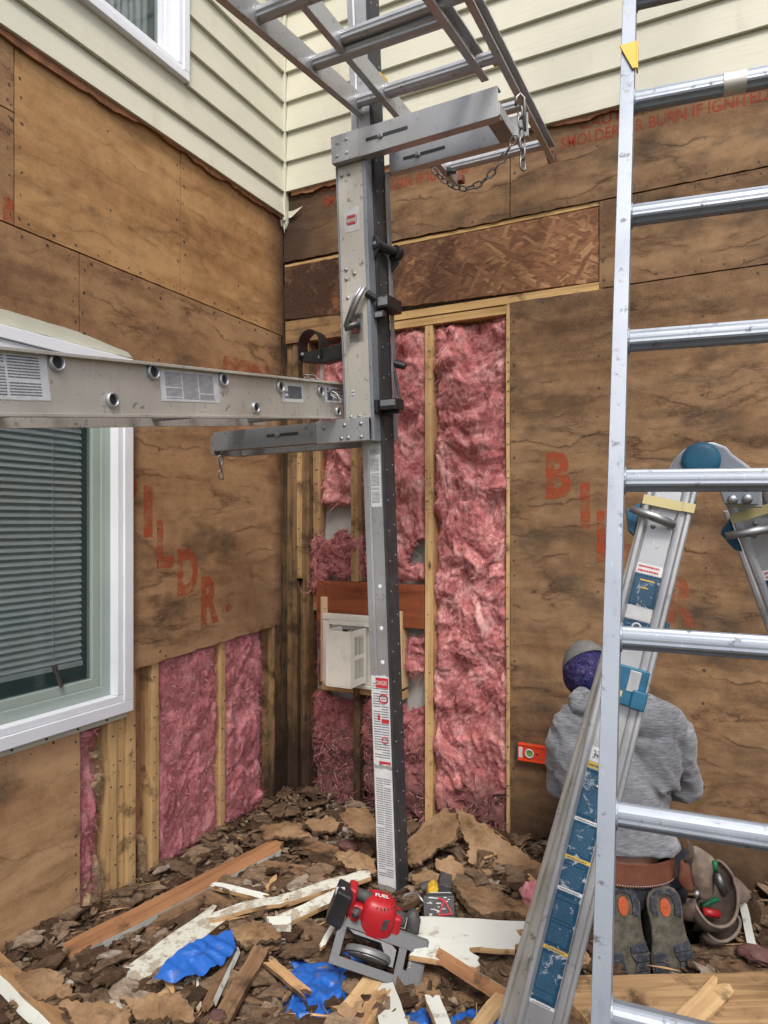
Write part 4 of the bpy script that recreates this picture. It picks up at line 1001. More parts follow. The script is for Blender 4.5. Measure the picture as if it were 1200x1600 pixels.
# ================================================================ A-FRAME LADDER
AF = thing('folding_ladder', 'aluminium folding ladder with blue labels and a round blue hinge, opened beside the worker', 'ladder', PG(1000, 1500, 0))
def leg(pts, wid, name, back=.0, face='alu'):
    "rail of a leg: flat web with rolled edges, facing the camera side"
    p0, p1 = pts; v = (p1 - p0).normalized(); nrm = (CAM - (p0 + p1) / 2); nrm = (nrm - v * nrm.dot(v)).normalized(); a = nrm.cross(v)
    if a.dot(RT) < 0: a = -a
    m = MB(); w_ = wid / 2
    pr = [(-w_, -.022), (-w_, .010), (-w_ + .004, .014), (-w_ + .012, .014), (-w_ + .017, .006), (-w_ + .019, 0), (w_ - .030, 0), (w_ - .028, .006), (w_ - .022, .009), (w_ - .014, .009), (w_ - .010, .014), (w_ - .003, .014), (w_, .010), (w_, -.022), (w_ - .003, -.022), (w_ - .003, -.004), (-w_ + .003, -.004), (-w_ + .003, -.022)]
    m.sweep(pr, p0, p1, a, nrm); m.build(name, M[face], AF, bevel=.0012)
    return p0, v, a, nrm
def extend(p0, p1, zend):
    d = p1 - p0; t = (zend - p0.z) / d.z; return p0 + d * t
l0, l1 = P(1050, 765, 1.55), P(845, 1600, 1.50); l1 = extend(l0, l1, .04)
p0, v, a, nr = leg((l0 - (l1 - l0).normalized() * .02, l1), .104, 'rail', face='alu')
f0, f1 = P(1036, 790, 1.90), P(806, 1600, 1.93); f1 = extend(f0, f1, .04)
leg((f0, f1), .10, 'rail', face='alu_white')
r0, r1 = P(1172, 775, 1.55), P(1172 + .382 * 400, 1175, 1.60); r1 = extend(r0, r1, .04)
q0, vr, ar, nrr = leg((r0 - (r1 - r0).normalized() * .02, r1), .104, 'rail', face='alu')
g0, g1 = P(1160, 790, 1.90), P(1160 + .36 * 400, 1190, 1.94); g1 = extend(g0, g1, .04)
leg((g0, g1), .10, 'rail', face='alu')
for i in range(1, 6):
    for (A0, A1, B_0, B_1) in ((l0, l1, f0, f1), (r0, r1, g0, g1)):
        e0 = A0.lerp(A1, i / 6); e1 = B_0.lerp(B_1, i / 6); d = (e1 - e0).normalized()
        m = MB(); m.tube([e0 + d * .03, e1 - d * .0], .015, 12); m.build('rung', M['alu_dull'], AF)
# hinge head
hc = P(1100, 722, 1.53); hn = (CAM - hc).normalized(); ha = (RT - hn * RT.dot(hn)).normalized(); hb = hn.cross(ha); hb = hb if hb.z > 0 else -hb
def headplate(dn, sc, th, mat, nm):
    pl = [(-72, -78), (-74, -38), (-62, -22), (-52, -12), (-44, 4), (-30, 20), (-10, 30), (12, 31), (30, 24), (40, 12), (58, -2), (70, -12), (80, -20), (84, -70), (34, -70), (20, -34), (-20, -34), (-30, -70)]
    s_ = 1.53 / 1080 * sc
    m = MB(); m.prism([hc + ha * (x * s_) + hb * (y * s_) + hn * dn for x, y in pl], hn, th); m.build(nm, mat, AF, bevel=.003)
headplate(-.02, 1.0, .010, M['alu'], 'hinge_plate'); headplate(-.004, .93, .008, M['alu_bright'], 'hinge_plate')
m = MB(); m.lathe(hc + ha * -.006 + hb * .004 + hn * .004, hn, [(.040, 0), (.040, .006), (.037, .013), (.028, .016), (.012, .017), (0, .017)], 32); m.build('hinge_cap', M['ink_blue'], AF, smooth=True)
m = MB()
for lx, ly in ((-34, -62), (-16, -60), (28 + 14, -58), (62, -56)): m.lathe(hc + ha * (lx * .00142) + hb * (ly * .00142) + hn * .004, hn, [(.011, 0), (.010, .004), (.006, .006), (0, .0065)], 14)
each(m, 'rivet', M['galv'], AF, smooth=True)
k = N('tape yellowed', .4); k.color((.50, .44, .22)); M['tape'] = k.mat
for (pp, vv, aa, nrm_) in ((p0, v, a, nr), (q0, vr, ar, nrr)):
    m = MB(); m.fbox(pp, aa, vv, nrm_, -.054, .054, .045, .066, .0145, .0155); m.fbox(pp, aa, vv, nrm_, .030, .0545, .0455, .0655, .0157, .019)
    m.build('tape', M['tape'], AF)
    m = MB(); m.tube([pp + aa * -.075 + vv * .085 + nrm_ * .028, pp + aa * -.02 + vv * .092 + nrm_ * .030, pp + aa * .022 + vv * .100 + nrm_ * .016], [.008, .011, .010], 10); m.build('lock_lever', M['galv'], AF, smooth=True)
    m = MB(); m.prism([pp + aa * -.055 + vv * .06, pp + aa * -.085 + vv * .085, pp + aa * -.07 + vv * .13, pp + aa * -.055 + vv * .14], -nrm_, .03); m.build('lock_housing', M['ink_blue'], AF, bevel=.003)
    m = MB()
    for x_, y_ in ((-.01, .083), (.025, .085), (.03, .118), (-.02, .11)): m.lathe(pp + aa * x_ + vv * y_ + nrm_ * .0, nrm_, [(.006, 0), (.005, .004), (0, .005)], 10)
    each(m, 'rivet', M['galv'], AF, smooth=True)
M['ink_pale'] = m_plain('fine print pale blue', (.06, .14, .22), .5, .2, 60, 0)
def leg_sticker(pp, vv, aa, nrm_, t0, t1, x0, x1, **kw):
    sticker(AF, pp + vv * t1 + aa * x0, aa, -vv, x1 - x0, t1 - t0, nrm_, **kw)
k = N('petrol blue label', .45)
kv = k.co(); k.color(k.mix(k.rng(k.noise(kv, 32, 6, .72, .6), .57, .59), (.006, .048, .10), (.36, .38, .40))); M['label_blue'] = k.mat
for fr in ((p0, v, a, nr), (q0, vr, ar, nrr)):
    leg_sticker(*fr, .195, .218, -.034, .022, rows=2, mats=('sticker', 'ink_red'), torn=.03)
    leg_sticker(*fr, .219, .292, -.034, .022, rows=16, mats=('label_blue', 'ink_pale'), torn=.02, blocks=((.25, .80, .8, .84, 'yellow'), (.35, .56, .62, .60, 'yellow')))
    leg_sticker(*fr, .293, .322, -.034, .022, rows=1, mats=('sticker', 'sticker'), torn=.06)
    leg_sticker(*fr, .323, .385, -.034, .022, rows=5, mats=('label_blue', 'ink_pale'), torn=.02)
    m = MB(); m.ring(fr[0] + fr[1] * .338 - fr[2] * .004 + fr[3] * .0018, fr[3], .0085, .0022, 18, 6); m.build('printed_symbol', M['sticker'], AF)
leg_sticker(p0, v, a, nr, .618, .65, -.034, -.006, rows=1, torn=.0, margin=.3, words=(('37', .2, .25, .6, .55, 'ink'),), mats=('sticker', 'ink'))
leg_sticker(p0, v, a, nr, .652, .664, -.034, .0, rows=1, mats=('yellow', 'ink'))
T_ = .666; ends = [.775, .86, .93, 1.06, 1.18]
for i, e in enumerate(ends):
    leg_sticker(p0, v, a, nr, T_, e, -.034, .020, rows=int((e - T_) / .0042), mats=('label_blue', 'ink_pale'), torn=.012)
    leg_sticker(p0, v, a, nr, e + .001, e + .0075, -.034, .020, rows=1, mats=('sticker' if i % 2 == 0 else 'yellow', 'ink'), torn=0); T_ = e + .0085
# blue rung lock on the left leg
m = MB(); tq = .425
m.fbox(p0, a, v, nr, -.040, .046, tq, tq + .085, .0, .022); m.fbox(p0, a, v, nr, .020, .052, tq + .045, tq + .086, .0225, .030)
m.build('lock_housing', M['ink_blue'], AF, bevel=.006)
m = MB(); m.fbox(p0, a, v, nr, .006, .030, tq + .006, tq + .052, .0222, .024); m.build('lock_recess', M['alu'], AF, bevel=.002)
m = MB(); m.fbox(p0, a, v, nr, -.03, .0, tq + .055, tq + .068, .0222, .0245); m.build('lock_label', M['tape'], AF)
m = MB(); m.fbox(p0, a, v, nr, .0535, .060, .31, .35, -.01, .012); m.build('clip', M['ink_blue'], AF, bevel=.002)
m = MB()
for t_ in (.53, .548, .70): m.lathe(p0 + v * t_ + a * -.004, nr, [(.005, 0), (.004, .003), (0, .004)], 10)
each(m, 'rivet', M['galv'], AF, smooth=True)

# ================================================================ VENT HOOD
VH = thing('wall_vent', 'cream plastic louvred wall vent embossed HOT, set in the open stud bay', 'vent', (.45, 0, .7))
k = N('cream vent plastic', .45, spec=.4); k.color(k.mix(k.rng(k.noise(k.co(), 12, 5, .7), .5, .75, 0, .5), (.74, .73, .64), (.50, .47, .38))); M['vent'] = k.mat
m = MB(); m.wrect('R', .262, .66, .684, .70, .0, .02); m.wrect('R', .262, .66, 1.02, 1.05, .0, .03); m.wrect('R', .262, .30, .7005, 1.0195, .0, .025); m.wrect('R', .60, .66, .7005, 1.0195, .0, .02); m.wrect('R', .3005, .5995, .7005, 1.0195, -.01, .002)
m.wrect('R', .30, .66, .995, 1.0195, .02, .03)
m.build('back_plate', M['vent'], VH, bevel=.003)
def vp(x, y, z): return Vector((x, -y, z))
m = MB(); x0, x1, D, z0, z1 = .375, .516, .18, .726, .992
t = .004
m.fbox(Vector((0, 0, 0)), Vector((1, 0, 0)), Vector((0, -1, 0)), UP, x0, x1, D - t, D, z0, z1)
m.fbox(Vector((0, 0, 0)), Vector((1, 0, 0)), Vector((0, -1, 0)), UP, x0, x0 + t, .026, D - t - .0002, z0, z1)
m.fbox(Vector((0, 0, 0)), Vector((1, 0, 0)), Vector((0, -1, 0)), UP, x0, x1, .026, D, z0 - .006, z0 - .0005)
m.build('hood', M['vent'], VH, bevel=.002)
m = MB()                                     # louvred side
bx_ = lambda y0_, y1_, a_, b_, xo=0: m.fbox(Vector((0, 0, 0)), Vector((1, 0, 0)), Vector((0, -1, 0)), UP, x1 - t + xo, x1 + xo, y0_, y1_, a_, b_)
bx_(.026, .180, z0, z0 + .028, .0003); bx_(.026, .180, z1 - .030, z1, .0003); zm = (z0 + z1) / 2; bx_(.026, .180, zm - .010, zm + .010, .0003)
bx_(.148, .1798, z0 + .028, z1 - .030, .0005); bx_(.026, .048, z0 + .028, z1 - .030, .0005)
for i in range(7):
    y_ = .055 + .0138 * i
    m.fbox(Vector((0, 0, 0)), Vector((1, 0, 0)), Vector((0, -1, 0)), UP, x1 - .0025, x1 - .0003, y_, y_ + .0052, z0 + .028, z1 - .03)
m.build('louvre', M['vent'], VH)
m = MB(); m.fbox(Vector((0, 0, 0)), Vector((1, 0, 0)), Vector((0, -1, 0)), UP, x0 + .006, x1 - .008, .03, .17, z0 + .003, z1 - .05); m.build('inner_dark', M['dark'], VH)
m = MB()
for _ in range(60):                          # nest litter on top
    p = Vector((rnd.uniform(.39, .50), -rnd.uniform(.04, .16), z1 - .04 + rnd.uniform(0, .03))); m.box(p, (rnd.uniform(.01, .04), .006, .004), Euler((rnd.uniform(-1, 1), rnd.uniform(-1, 1), rnd.uniform(0, 3))).to_matrix())
m.build('nest_debris', M['soil'], VH)
m = MB(); put_text(m, 'HOT', vp(.402, D + .0012, .85), Vector((1, 0, 0)), UP, .085, .028)
m.fbox(Vector((0, 0, 0)), Vector((1, 0, 0)), Vector((0, -1, 0)), UP, .4435, .4465, D, D + .0015, .888, .906)
o = m.build('embossed_word', M['vent'], VH)
so = o.modifiers.new('thick', 'SOLIDIFY'); so.thickness = .005

# ================================================================ SPIRIT LEVEL
k = N('orange red lacquer', .3, spec=.6); k.color(k.mix(k.rng(k.noise(k.co(), 40, 5, .7), .58, .66, 0, .8), (.72, .055, .012), (.35, .2, .15))); M['orange'] = k.mat
a0, zt = PR(806, 1161, .03); _, zb = PR(806, 1187, .03)
LV = thing('spirit_level', 'orange red spirit level held against the brown fibreboard in front of the worker', 'spirit level', (a0, -.03, zb))
X = Vector((1, 0, 0)); Yf = Vector((0, -1, 0)); org = Vector((0, 0, 0)); lh = zt - zb
m = MB(); m.fbox(org, X, Yf, UP, a0 + .008, a0 + .6, .006, .030, zb, zt); m.fbox(org, X, Yf, UP, a0 + .008, a0 + .6, .0305, .0335, zb, zb + .007); m.fbox(org, X, Yf, UP, a0 + .008, a0 + .6, .0305, .0335, zt - .007, zt)
m.build('level_body', M['orange'], LV, bevel=.0012)
for e0, e1 in ((a0, a0 + .0078), (a0 + .6002, a0 + .608)):
    m = MB(); m.fbox(org, X, Yf, UP, e0, e1, .004, .036, zb - .002, zt + .002); m.build('end_cap', M['rubber'], LV, bevel=.002)
k = N('vial green', .1, spec=.8); k.color((.20, .38, .05)); M['vial'] = k.mat
for cx_ in (a0 + .062, a0 + .30, a0 + .54):
    m = MB(); m.ring((cx_, -.0335, (zb + zt) / 2), (0, 1, 0), .0175, .003, 24, 8); m.build('vial_ring', M['sticker'], LV, smooth=True)
    m = MB(); m.lathe((cx_, -.031, (zb + zt) / 2), (0, -1, 0), [(.0165, 0), (.0165, .001), (0, .001)], 24); m.build('vial', M['vial'], LV)
    m = MB(); m.fbox(org, X, Yf, UP, cx_ - .003, cx_ - .002, .0325, .0330, zb + .014, zt - .014); m.fbox(org, X, Yf, UP, cx_ + .004, cx_ + .005, .0325, .033, zb + .014, zt - .014); m.build('vial_line', M['ink'], LV)
m = MB(); m.fbox(org, X, Yf, UP, a0 + .013, a0 + .030, .0302, .0312, zb + .013, zt - .013); m.build('grip_slot', M['sticker'], LV, bevel=.003)
m = MB(); m.lathe((a0 + .095, -.0302, (zb + zt) / 2), (0, -1, 0), [(.005, 0), (0, .0004)], 14); m.build('hole', M['dark'], LV)
# ================================================================ DEBRIS
def proj(p):
    d = Vector(p) - CAM; z = d.dot(FW); return (600 + 1080 * d.dot(RT) / z, 815 - 1080 * d.z / z) if z > .05 else (-1e4, -1e4)
def inpoly(x, y, poly):
    c = False; n = len(poly)
    for i in range(n):
        a, b = poly[i], poly[(i + 1) % n]
        if (a[1] > y) != (b[1] > y) and x < (b[0] - a[0]) * (y - a[1]) / (b[1] - a[1]) + a[0]: c = not c
    return c
BARE = [  # places where the blue sheet shows between the scraps
    [(436, 1520), (470, 1500), (500, 1492), (536, 1500), (540, 1540), (520, 1560), (500, 1590), (462, 1596), (446, 1572), (470, 1545), (440, 1548)],
    [(520, 1465), (560, 1462), (575, 1500), (560, 1520), (535, 1500)], [(590, 1515), (625, 1512), (622, 1545), (596, 1540)],
    [(625, 1566), (650, 1560), (676, 1568), (680, 1610), (622, 1610)], [(692, 1572), (730, 1558), (770, 1556), (812, 1568), (820, 1610), (700, 1610)]]
def bare(x, y, z=.1):
    p = proj((x, y, z)); return any(inpoly(p[0], p[1], q) for q in BARE)
TOP = .045
def top_h(x, y): return ground_h(x, y) + TOP
k = N('rotten scraps', .92, spec=.12); v = k.co(); gi = k.n('ShaderNodeNewGeometry')
rc = k.ramp(gi.outputs['Random Per Island'], [(0, (.055, .034, .022)), (.22, (.13, .082, .052)), (.52, (.21, .138, .088)), (.80, (.30, .21, .135)), (.93, (.42, .31, .21)), (1, (.52, .46, .38))])
nz = k.noise(v, 22, 6, .7); c = k.mix(k.rng(nz, .33, .6, .75, 0), rc, (.04, .024, .015)); c = k.mix(k.rng(k.noise(v, 90, 4, .7), .55, .75, 0, .35), c, (.30, .20, .13))
k.color(c); k.bump(k.math('ADD', k.noise(k.co((1, 1, 4)), 60, 6, .75), k.math('MULTIPLY', nz, .6)), 1.0, .012); M['scrap'] = k.mat
k = N('broken fibreboard', .9, spec=.12); v = k.co()
c = k.ramp(k.math('ADD', k.math('MULTIPLY', k.noise(v, 5, 6, .6), .7), k.math('MULTIPLY', k.noise(v, 50, 5, .7), .3)), [(.34, (.15, .088, .047)), (.5, (.27, .17, .094)), (.66, (.38, .26, .155))])
c = k.mix(k.rng(k.noise(k.co(loc=(3, 3, 3)), 7, 6, .7), .55, .68, 0, .8), c, (.05, .03, .018))
k.color(c); k.bump(k.noise(v, 60, 6, .75), .8, .008); M['broken'] = k.mat
k = N('board edge layers', .95, spec=.1); v = k.co((1, 1, 6)); k.color(k.ramp(k.noise(v, 40, 5, .7), [(.35, (.06, .035, .02)), (.6, (.28, .19, .11))])); k.bump(k.noise(v, 60, 5, .7), 1, .01); M['layers'] = k.mat
k = N('peeling white paint', .6, spec=.3); v = k.co()
w_ = k.rng(k.noise(v, 24, 7, .72), .50, .56); sp_ = k.rng(k.noise(v, 110, 4, .7), .60, .66, 0, .8)
c = k.mix(w_, (.56, .57, .50), (.36, .32, .25)); c = k.mix(sp_, c, (.06, .045, .03)); k.color(c); k.bump(k.math('MULTIPLY', w_, -1), .5, .003); M['paint_old'] = k.mat
k = N('white painted board', .5, spec=.35); v = k.co(); c = k.mix(k.rng(k.noise(v, 18, 6, .7), .58, .70, 0, .8), (.60, .63, .58), (.22, .17, .12)); k.color(c); k.bump(k.noise(v, 30, 5), .15, .003); M['paint_white'] = k.mat
M['raw_x'] = m_wood('raw broken wood', (.26, .14, .06), (.50, .32, .16), 'x', .45)
M['raw_red'] = m_wood('raw reddish wood', (.15, .068, .032), (.33, .165, .078), 'x', .35)
M['raw_brown'] = m_wood('brown rotten wood', (.09, .05, .028), (.24, .145, .08), 'x', .8)
M['beam_old'] = m_wood('old beam', (.17, .095, .045), (.42, .275, .14), 'x', .75)
M['raw_tan'] = m_wood('tan wood', (.36, .22, .10), (.58, .40, .21), 'x', .4)

# fine scraps: uncountable layer
def flake(m, c, sx, sy, rot, th, s, curl=0.0):
    n = 13 if sx > .045 else 9 if sx > .02 else 6; k0 = len(m.v); ring = []
    for j in range(n):
        an = 2 * math.pi * (j + rnd.uniform(-.35, .35)) / n; q = rnd.uniform(.50, 1.18) if n > 6 else rnd.uniform(.7, 1.1); ring.append((math.cos(an) * sx * q, math.sin(an) * sy * q))
    w1 = rnd.uniform(-.25, .25)
    def T(x, y, z): return tuple(c + rot @ Vector((x, y, z - curl * (x / sx) ** 2 * sx + w1 * x * y / sx)))
    m.v.append(T(0, 0, th * .5 + rnd.uniform(-.1, .3) * th))
    for x, y in ring: m.v.append(T(x * .75, y * .75, th * .5 + rnd.uniform(-.3, .4) * th))
    for x, y in ring: m.v.append(T(x, y, th * rnd.uniform(-.1, .5)))
    for x, y in ring: m.v.append(T(x * .97, y * .97, -th * .6))
    for j in range(n):
        j2 = (j + 1) % n
        m.f += [[k0, k0 + 1 + j, k0 + 1 + j2], [k0 + 1 + j, k0 + 1 + n + j, k0 + 1 + n + j2, k0 + 1 + j2], [k0 + 1 + n + j, k0 + 1 + 2 * n + j, k0 + 1 + 2 * n + j2, k0 + 1 + n + j2]]
        m.m += [0, 0, 0]
m = MB(); cnt = 0; tries = 0
while cnt < 15000 and tries < 90000:
    tries += 1
    x = rnd.uniform(.02, 3.4); y = -rnd.random() ** .9 * 2.35
    p = proj((x, y, .08))
    if not (-80 < p[0] < 1290 and p[1] < 1720): continue
    if bare(x, y) and rnd.random() < .95: continue
    if 950 < p[0] < 1090 and 1390 < p[1] < 1545: continue
    big = rnd.random() < .10
    s_ = rnd.uniform(.045, .095) if big else min(.06, math.exp(rnd.gauss(-4.25, .60)))
    bank = .05 * math.exp(-(x * x + y * y) / .9)
    h = top_h(x, y) + rnd.uniform(-.035, .02) - .008 + bank * rnd.random() + (.006 if big else 0)
    tl = .17 if s_ > .035 else .42
    rot = Euler((rnd.gauss(0, tl), rnd.gauss(0, tl), rnd.uniform(0, 6.28))).to_matrix()
    flake(m, Vector((x, y, h)), s_, s_ * rnd.uniform(.35, .85), rot, rnd.uniform(.002, .005) + s_ * .05, 0, rnd.uniform(-.12, .3)); cnt += 1
tag(m.build('debris', M['scrap'], recalc=False), kind='stuff')
m = MB()                                   # splinters and twigs
for _ in range(520):
    x = rnd.uniform(.05, 3.2); y = -rnd.random() * 2.2
    if bare(x, y) and rnd.random() < .8: continue
    L = rnd.uniform(.02, .10); an = rnd.uniform(0, 6.28); h = top_h(x, y) + rnd.uniform(-.01, .022)
    d = Vector((math.cos(an), math.sin(an), rnd.uniform(-.25, .25))) * L; w0 = rnd.uniform(.001, .004)
    c = Vector((x, y, h)); q = Vector((-math.sin(an), math.cos(an), 0)) * w0
    m.add([c - d - q * .3, c - d + q * .3, c + d * .2 + q, c + d, c + d * .2 - q, c + UP * w0 * 1.4, c - UP * w0], [(0, 1, 5), (1, 2, 5), (2, 3, 5), (3, 4, 5), (4, 0, 5), (0, 6, 1), (1, 6, 2), (2, 6, 3), (3, 6, 4), (4, 6, 0)])
tag(m.build('splinters', M['raw_x'], recalc=False), kind='stuff')

# pieces of board you could pick up
def board(name, label, pa, pb, za, zb, wid, th, mtop, mside, cat='board', group=None, roll=0.0, rag=.03, bow=.0, fside=None):
    "board between two picked points; local x along its length"
    A = PG(pa[0], pa[1], za); B = PG(pb[0], pb[1], zb); X_ = (B - A); L = X_.length; X_.normalize(); Y_ = UP.cross(X_).normalized(); Z_ = X_.cross(Y_)
    R_ = Matrix((X_, Y_, Z_)).transposed() @ Matrix.Rotation(roll, 3, 'X')
    m = MB(); n = max(6, int(L / .035)); K = 7; s = rnd.random() * 50; k0 = 0
    ends = [[rnd.uniform(-rag, rag) for _ in range(K)] for _ in (0, 1)]
    for i in range(n + 1):
        t = i / n
        for j in range(K):
            yy = (j / (K - 1) - .5) * wid; e = ends[0][j] * (1 - t) ** 6 - ends[1][j] * t ** 6 * -1
            x = t * L + ends[0][j] * max(0, 1 - t * n / 1.5) + ends[1][j] * max(0, 1 - (1 - t) * n / 1.5)
            nb_ = fb((x * 1.0, s, yy), 9) * (.0045 if rag > .005 else .001) * (1 if j in (0, K - 1) else .4)
            z = bow * math.sin(t * 3.14) + fb((x, yy, s), 14) * (.0018 if rag > .005 else .0004)
            m.v.append((x, yy + nb_, th / 2 + z)); m.v.append((x, yy + nb_ * .6, -th / 2 + z))
    V = lambda i, j, b: (i * K + j) * 2 + b
    for i in range(n):
        for j in range(K - 1):
            m.f.append([V(i, j, 0), V(i + 1, j, 0), V(i + 1, j + 1, 0), V(i, j + 1, 0)]); m.m.append(0)
            m.f.append([V(i, j, 1), V(i, j + 1, 1), V(i + 1, j + 1, 1), V(i + 1, j, 1)]); m.m.append(1)
        m.f.append([V(i, 0, 0), V(i, 0, 1), V(i + 1, 0, 1), V(i + 1, 0, 0)]); m.m.append(2)
        m.f.append([V(i, K - 1, 0), V(i + 1, K - 1, 0), V(i + 1, K - 1, 1), V(i, K - 1, 1)]); m.m.append(2)
    for j in range(K - 1):
        m.f.append([V(0, j, 0), V(0, j + 1, 0), V(0, j + 1, 1), V(0, j, 1)]); m.m.append(1)
        m.f.append([V(n, j, 0), V(n, j, 1), V(n, j + 1, 1), V(n, j + 1, 0)]); m.m.append(1)
    o = m.build(name, [M[mtop], M[mside], M[fside or mside]], recalc=True); o.matrix_world = Matrix.Translation(A) @ R_.to_4x4()
    return tag(o, label, cat, group)
GB = 'boards torn off the wall, lying in the debris'
board('wooden_batten', 'long reddish batten with one white painted edge, in front of the left open wall', (112, 1488), (436, 1322), .095, .12, .075, .032, 'raw_red', 'raw_x', 'batten', GB, .25, .03, fside='paint_white')
board('painted_board', 'wide plank of speckled peeling white paint partly under the folded blue tarp', (182, 1548), (345, 1428), .10, .12, .10, .02, 'paint_old', 'raw_brown', 'board', GB, .05, .03)
board('painted_board', 'thin white splinter of trim just right of the long reddish batten', (336, 1384), (418, 1404), .13, .12, .028, .016, 'paint_white', 'raw_x', 'board', GB, .2, .02)
board('painted_board', 'broken white and tan strip left of the saw, its left end split', (330, 1436), (442, 1408), .13, .14, .045, .015, 'paint_old', 'raw_x', 'board', GB, .1, .02, .01)
board('painted_board', 'long grey white board running from the strip up behind the saw battery', (440, 1408), (572, 1368), .13, .15, .055, .018, 'paint_old', 'raw_x', 'board', GB, .1, .02)
board('painted_board', 'grey white board pointing at the saw battery, lower of two', (436, 1442), (545, 1392), .13, .15, .05, .018, 'paint_old', 'raw_x', 'board', GB, .15, .02)
board('painted_board', 'small white chunk of trim left of the saw', (420, 1444), (456, 1444), .14, .14, .045, .025, 'paint_white', 'paint_old', 'board', GB, .1, .01)
board('painted_board', 'white ended board poking in at the lower left corner of the photo', (-40, 1478), (96, 1612), .16, .12, .085, .035, 'raw_x', 'raw_tan', 'board', GB, -.5, .02, fside='paint_white')
board('rotten_board', 'brown stick pointing up from the bottom edge beside the blue tarp', (340, 1604), (410, 1482), .15, .14, .05, .022, 'raw_brown', 'raw_brown', 'board', GB, .1, .02)
board('rotten_board', 'dark stick with one white edge beneath the folded blue tarp', (326, 1572), (364, 1490), .14, .14, .035, .02, 'raw_brown', 'raw_brown', 'board', GB, -.4, .02, fside='paint_white')
board('rotten_board', 'short tan stick lying towards the crumpled blue tarp', (420, 1504), (478, 1552), .15, .15, .03, .014, 'raw_x', 'raw_brown', 'board', GB, .1, .02)
board('wooden_board', 'split tan board below the saw, left of the pair', (520, 1622), (584, 1534), .13, .09, .062, .026, 'raw_tan', 'raw_tan', 'board', GB, .1, .02)
board('wooden_board', 'split brown board below the saw, right of the pair', (556, 1618), (597, 1556), .13, .10, .05, .03, 'raw_x', 'raw_x', 'board', GB, -.2, .015)
board('painted_board', 'white plank standing out below the saw plate', (594, 1542), (622, 1620), .09, .14, .075, .016, 'paint_white', 'raw_x', 'board', GB, .1, .03)
board('painted_board', 'narrow white stub between two patches of blue tarp', (676, 1562), (694, 1612), .15, .16, .042, .02, 'paint_white', 'raw_x', 'board', GB, 0, .01)
board('wooden_batten', 'reddish batten with a white face, right of the saw', (690, 1496), (812, 1572), .15, .14, .055, .04, 'paint_white', 'raw_red', 'batten', GB, -.7, .02)
board('wooden_board', 'tan stick leaving the bottom edge right of the blue tarp', (787, 1556), (742, 1612), .15, .15, .04, .02, 'raw_tan', 'raw_tan', 'board', GB, .1, .01)
board('painted_board', 'broad white board behind the saw handle, upper of two', (640, 1455), (826, 1466), .16, .15, .15, .018, 'paint_white', 'raw_x', 'board', GB, .03, .06)
board('painted_board', 'white board lower right of the saw handle with a torn brown end', (640, 1478), (742, 1498), .16, .15, .10, .018, 'paint_white', 'raw_x', 'board', GB, .08, .03)
board('painted_board', 'thin white stick just left of the saw plate', (502, 1480), (522, 1446), .15, .16, .018, .01, 'paint_white', 'raw_x', 'board', GB, .1, .01)
board('painted_board', 'thin upright white stick under the saw plate', (564, 1552), (562, 1532), .08, .08, .02, .012, 'paint_white', 'raw_x', 'board', GB, .1, .01)
board('painted_board', 'white board at the right edge behind the tool pouches', (1130, 1424), (1290, 1448), .08, .06, .14, .02, 'paint_white', 'raw_x', 'board', GB, 0, .02)
board('painted_board', 'pointed white stick right of the tool pouches', (1162, 1412), (1176, 1488), .15, .10, .025, .012, 'paint_white', 'raw_x', 'board', GB, .2, .01)
board('wooden_beam', 'large flat split beam across the lower right, in front of the shoes', (900, 1580), (1330, 1570), .115, .115, .23, .05, 'beam_old', 'raw_x', 'beam', None, .0, .03)
board('rotten_board', 'flat dark brown slab between the shoes and the split beam', (1095, 1508), (1270, 1498), .07, .08, .12, .02, 'raw_brown', 'raw_brown', 'board', GB, .0, .04)
board('rotten_board', 'loose chip with a grey end lying on the split beam', (1078, 1592), (1130, 1540), .150, .150, .07, .008, 'raw_tan', 'raw_x', 'board', GB, .0, .02)
board('painted_board', 'tan and white scrap at the foot of the blue labelled ladder leg', (905, 1560), (960, 1590), .12, .12, .04, .02, 'raw_brown', 'raw_brown', 'board', GB, .1, .03)
for i, (a_, b_, w0) in enumerate((((300, 1392), (352, 1420), .06), ((250, 1440), (330, 1402), .05), ((470, 1318), (540, 1338), .07), ((380, 1350), (470, 1362), .06), ((560, 1330), (520, 1352), .06))):
    board('rotten_board', ['dark slab beside the middle of the long batten', 'dark strip tucked under the lower half of the long batten', 'brown slab left of the pole below the vent', 'flat brown slab right of the tip of the long batten', 'brown crooked slab beside the foot of the pole'][i], a_, b_, .10, .10, w0, .02, 'raw_brown', 'raw_brown', 'board', GB, .1, .03)

